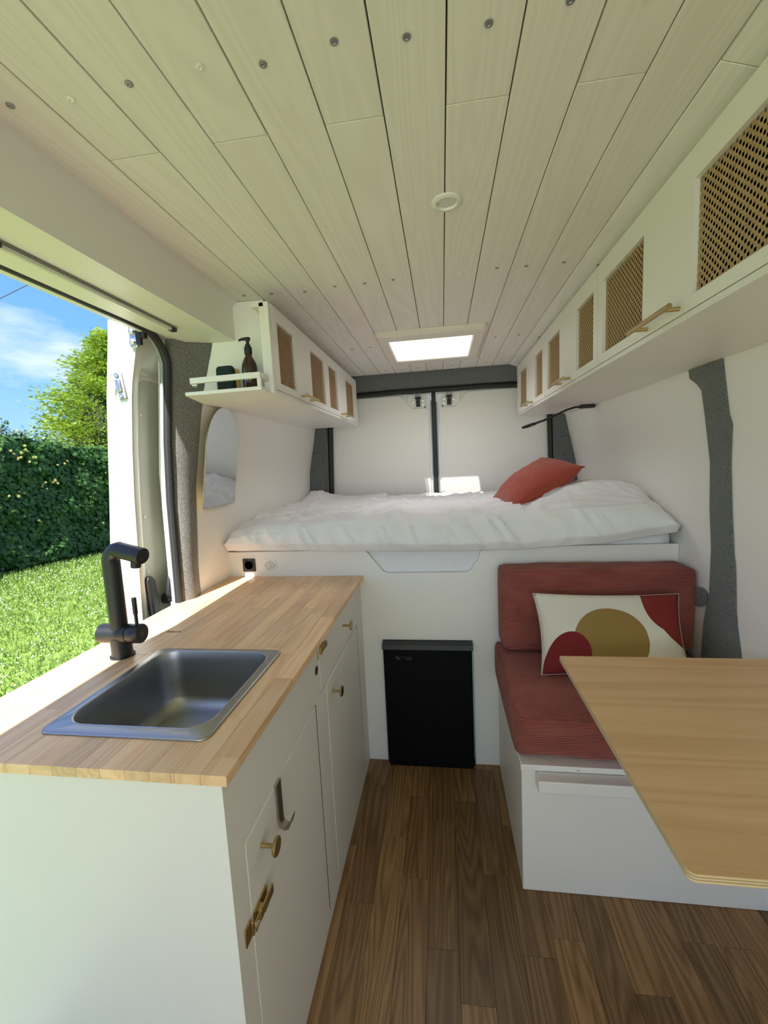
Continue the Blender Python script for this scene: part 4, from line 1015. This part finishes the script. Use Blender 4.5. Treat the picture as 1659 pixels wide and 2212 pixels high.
# young pale shoots in the hedge and twigs on top
cl = []
for (cy, cz_, cn) in ((7.35, 1.86, 14), (7.3, 1.75, 8), (7.9, 1.25, 10), (7.75, 1.2, 8), (7.25, 1.02, 10), (8.7, .25, 5), (8.75, .10, 3), (7.55, 1.70, 6), (8.1, 1.62, 6), (7.6, .42, 5)):
    for _ in range(max(2, cn//2)): cl.append((hedge_x(cy)+.10+random.uniform(0, .08), cy+random.gauss(0, .10), cz_+random.gauss(0, .05)))
P = np.array(cl); leaves('young_leaves', P, np.stack([np.ones(len(P)), rng.normal(-.8, .4, len(P)), rng.normal(.6, .4, len(P))], 1), rng.uniform(.03, .055, len(P)), M['leaf_y'], hg)
tw = []; mtw = MB()
for _ in range(70):
    y0 = random.uniform(5.5, 8.4); x0 = hedge_x(y0)-random.uniform(.1, .9); z0 = htop(y0)-.05; hh = random.uniform(.15, .42); lean = random.gauss(0, .12)
    pts = [(x0, y0, z0), (x0+.02, y0+lean*.5, z0+hh*.6), (x0+.05, y0+lean, z0+hh)]; mtw.tube(pts, [.006, .004, .002], 4)
    for t in np.linspace(.2, 1, 9): tw.append((x0+.05*t+random.gauss(0, .03), y0+lean*t+random.gauss(0, .04), z0+hh*t))
mtw.build('twigs', M['bark'], hg)['kind'] = 'stuff'
P = np.array(tw); leaves('shoot_leaves', P, np.stack([rng.normal(.6, .5, len(P)), rng.normal(-.3, .5, len(P)), rng.normal(.6, .5, len(P))], 1), rng.uniform(.03, .055, len(P)), M['leaf'], hg)
# conifers behind the hedge
def conifer(cx, cy, H_, Rb, ns, seed, label):
    rg_ = np.random.default_rng(seed); o = empty('conifer', (cx, cy, GZ), label, 'tree', )
    MB().tube([(cx, cy, GZ), (cx, cy, GZ+H_*.5), (cx, cy, GZ+H_*.93)], [.16, .10, .02], 8).build('trunk', M['bark'], o)
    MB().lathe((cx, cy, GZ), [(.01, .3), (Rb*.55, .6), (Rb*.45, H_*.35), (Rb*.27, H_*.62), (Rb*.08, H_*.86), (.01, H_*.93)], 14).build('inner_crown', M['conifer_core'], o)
    nb = 420; ph = rg_.uniform(0, 2*PI, nb); t = np.linspace(.04, .985, nb); prof_ = Rb*(1-t)**.72*rg_.uniform(.78, 1.16, nb)
    P = []; Dr = []
    for k in range(nb):
        d = np.array([math.cos(ph[k]), math.sin(ph[k]), .30]); L_ = prof_[k]
        q = max(10, int(ns/nb*(.35+1.3*(L_/Rb))))
        s = rg_.uniform(.30, 1.0, q)
        lat = rg_.normal(0, .09+.09*L_/Rb, (q, 3)); lat[:, 2] *= .6
        pp = np.array([cx, cy, GZ+t[k]*H_])+d*(L_*s)[:, None]+lat
        P.append(pp); dd = d+rg_.normal(0, .35, (q, 3)); dd[:, 2] += .1; Dr.append(dd)
    P = np.concatenate(P); Dr = np.concatenate(Dr); Dr /= np.linalg.norm(Dr, axis=1, keepdims=True); K = len(P)
    sz = rg_.uniform(.06, .13, K); side = np.cross(Dr, rg_.normal(0, 1, (K, 3))); side /= np.linalg.norm(side, axis=1, keepdims=True)
    loc = [(0, -.05), (.18, .25), (.05, .3), (.28, .55), (.07, .55), (.22, .85), (.04, .8), (0, 1.15), (-.04, .8), (-.22, .85), (-.07, .55), (-.28, .55), (-.05, .3), (-.18, .25)]
    A = np.array(loc); V = P[:, None, :]+(A[None, :, 0:1]*side[:, None, :]+A[None, :, 1:2]*Dr[:, None, :])*sz[:, None, None]
    V[:, :, 2] -= (A[None, :, 1]**2)*sz[:, None]*.25
    tri = np.array([(0, 1, 13), (1, 2, 12), (1, 12, 13), (2, 3, 4), (2, 4, 10), (2, 10, 12), (10, 11, 12), (4, 5, 6), (4, 6, 8), (4, 8, 10), (8, 9, 10), (6, 7, 8)])
    F = (np.arange(K)*14)[:, None, None]+tri[None]
    f = fast_mesh('foliage', V.reshape(-1, 3), F.reshape(-1, 3), M['conifer'], o); f['kind'] = 'stuff'
conifer(-9.55, 11.6, 6.0, 2.9, 60000, 3, 'tall yellow green conifer rising behind the hedge')
# overhead cable outside
C0 = Vector((0, 0, 1.30)); a = C0+Vector((-.709, .639, .297))*16; b = C0+Vector((-.694, .65, .310))*16; d = b-a
pts = [a+d*t+Vector((0, 0, -.0008*t*t+.0)) for t in np.linspace(-14, 16, 40)]
wr = MB().tube(pts, .011, 6).build('overhead_cable', M['wire']); tag(wr, 'thin dark cable crossing the sky at the top left', 'cable')
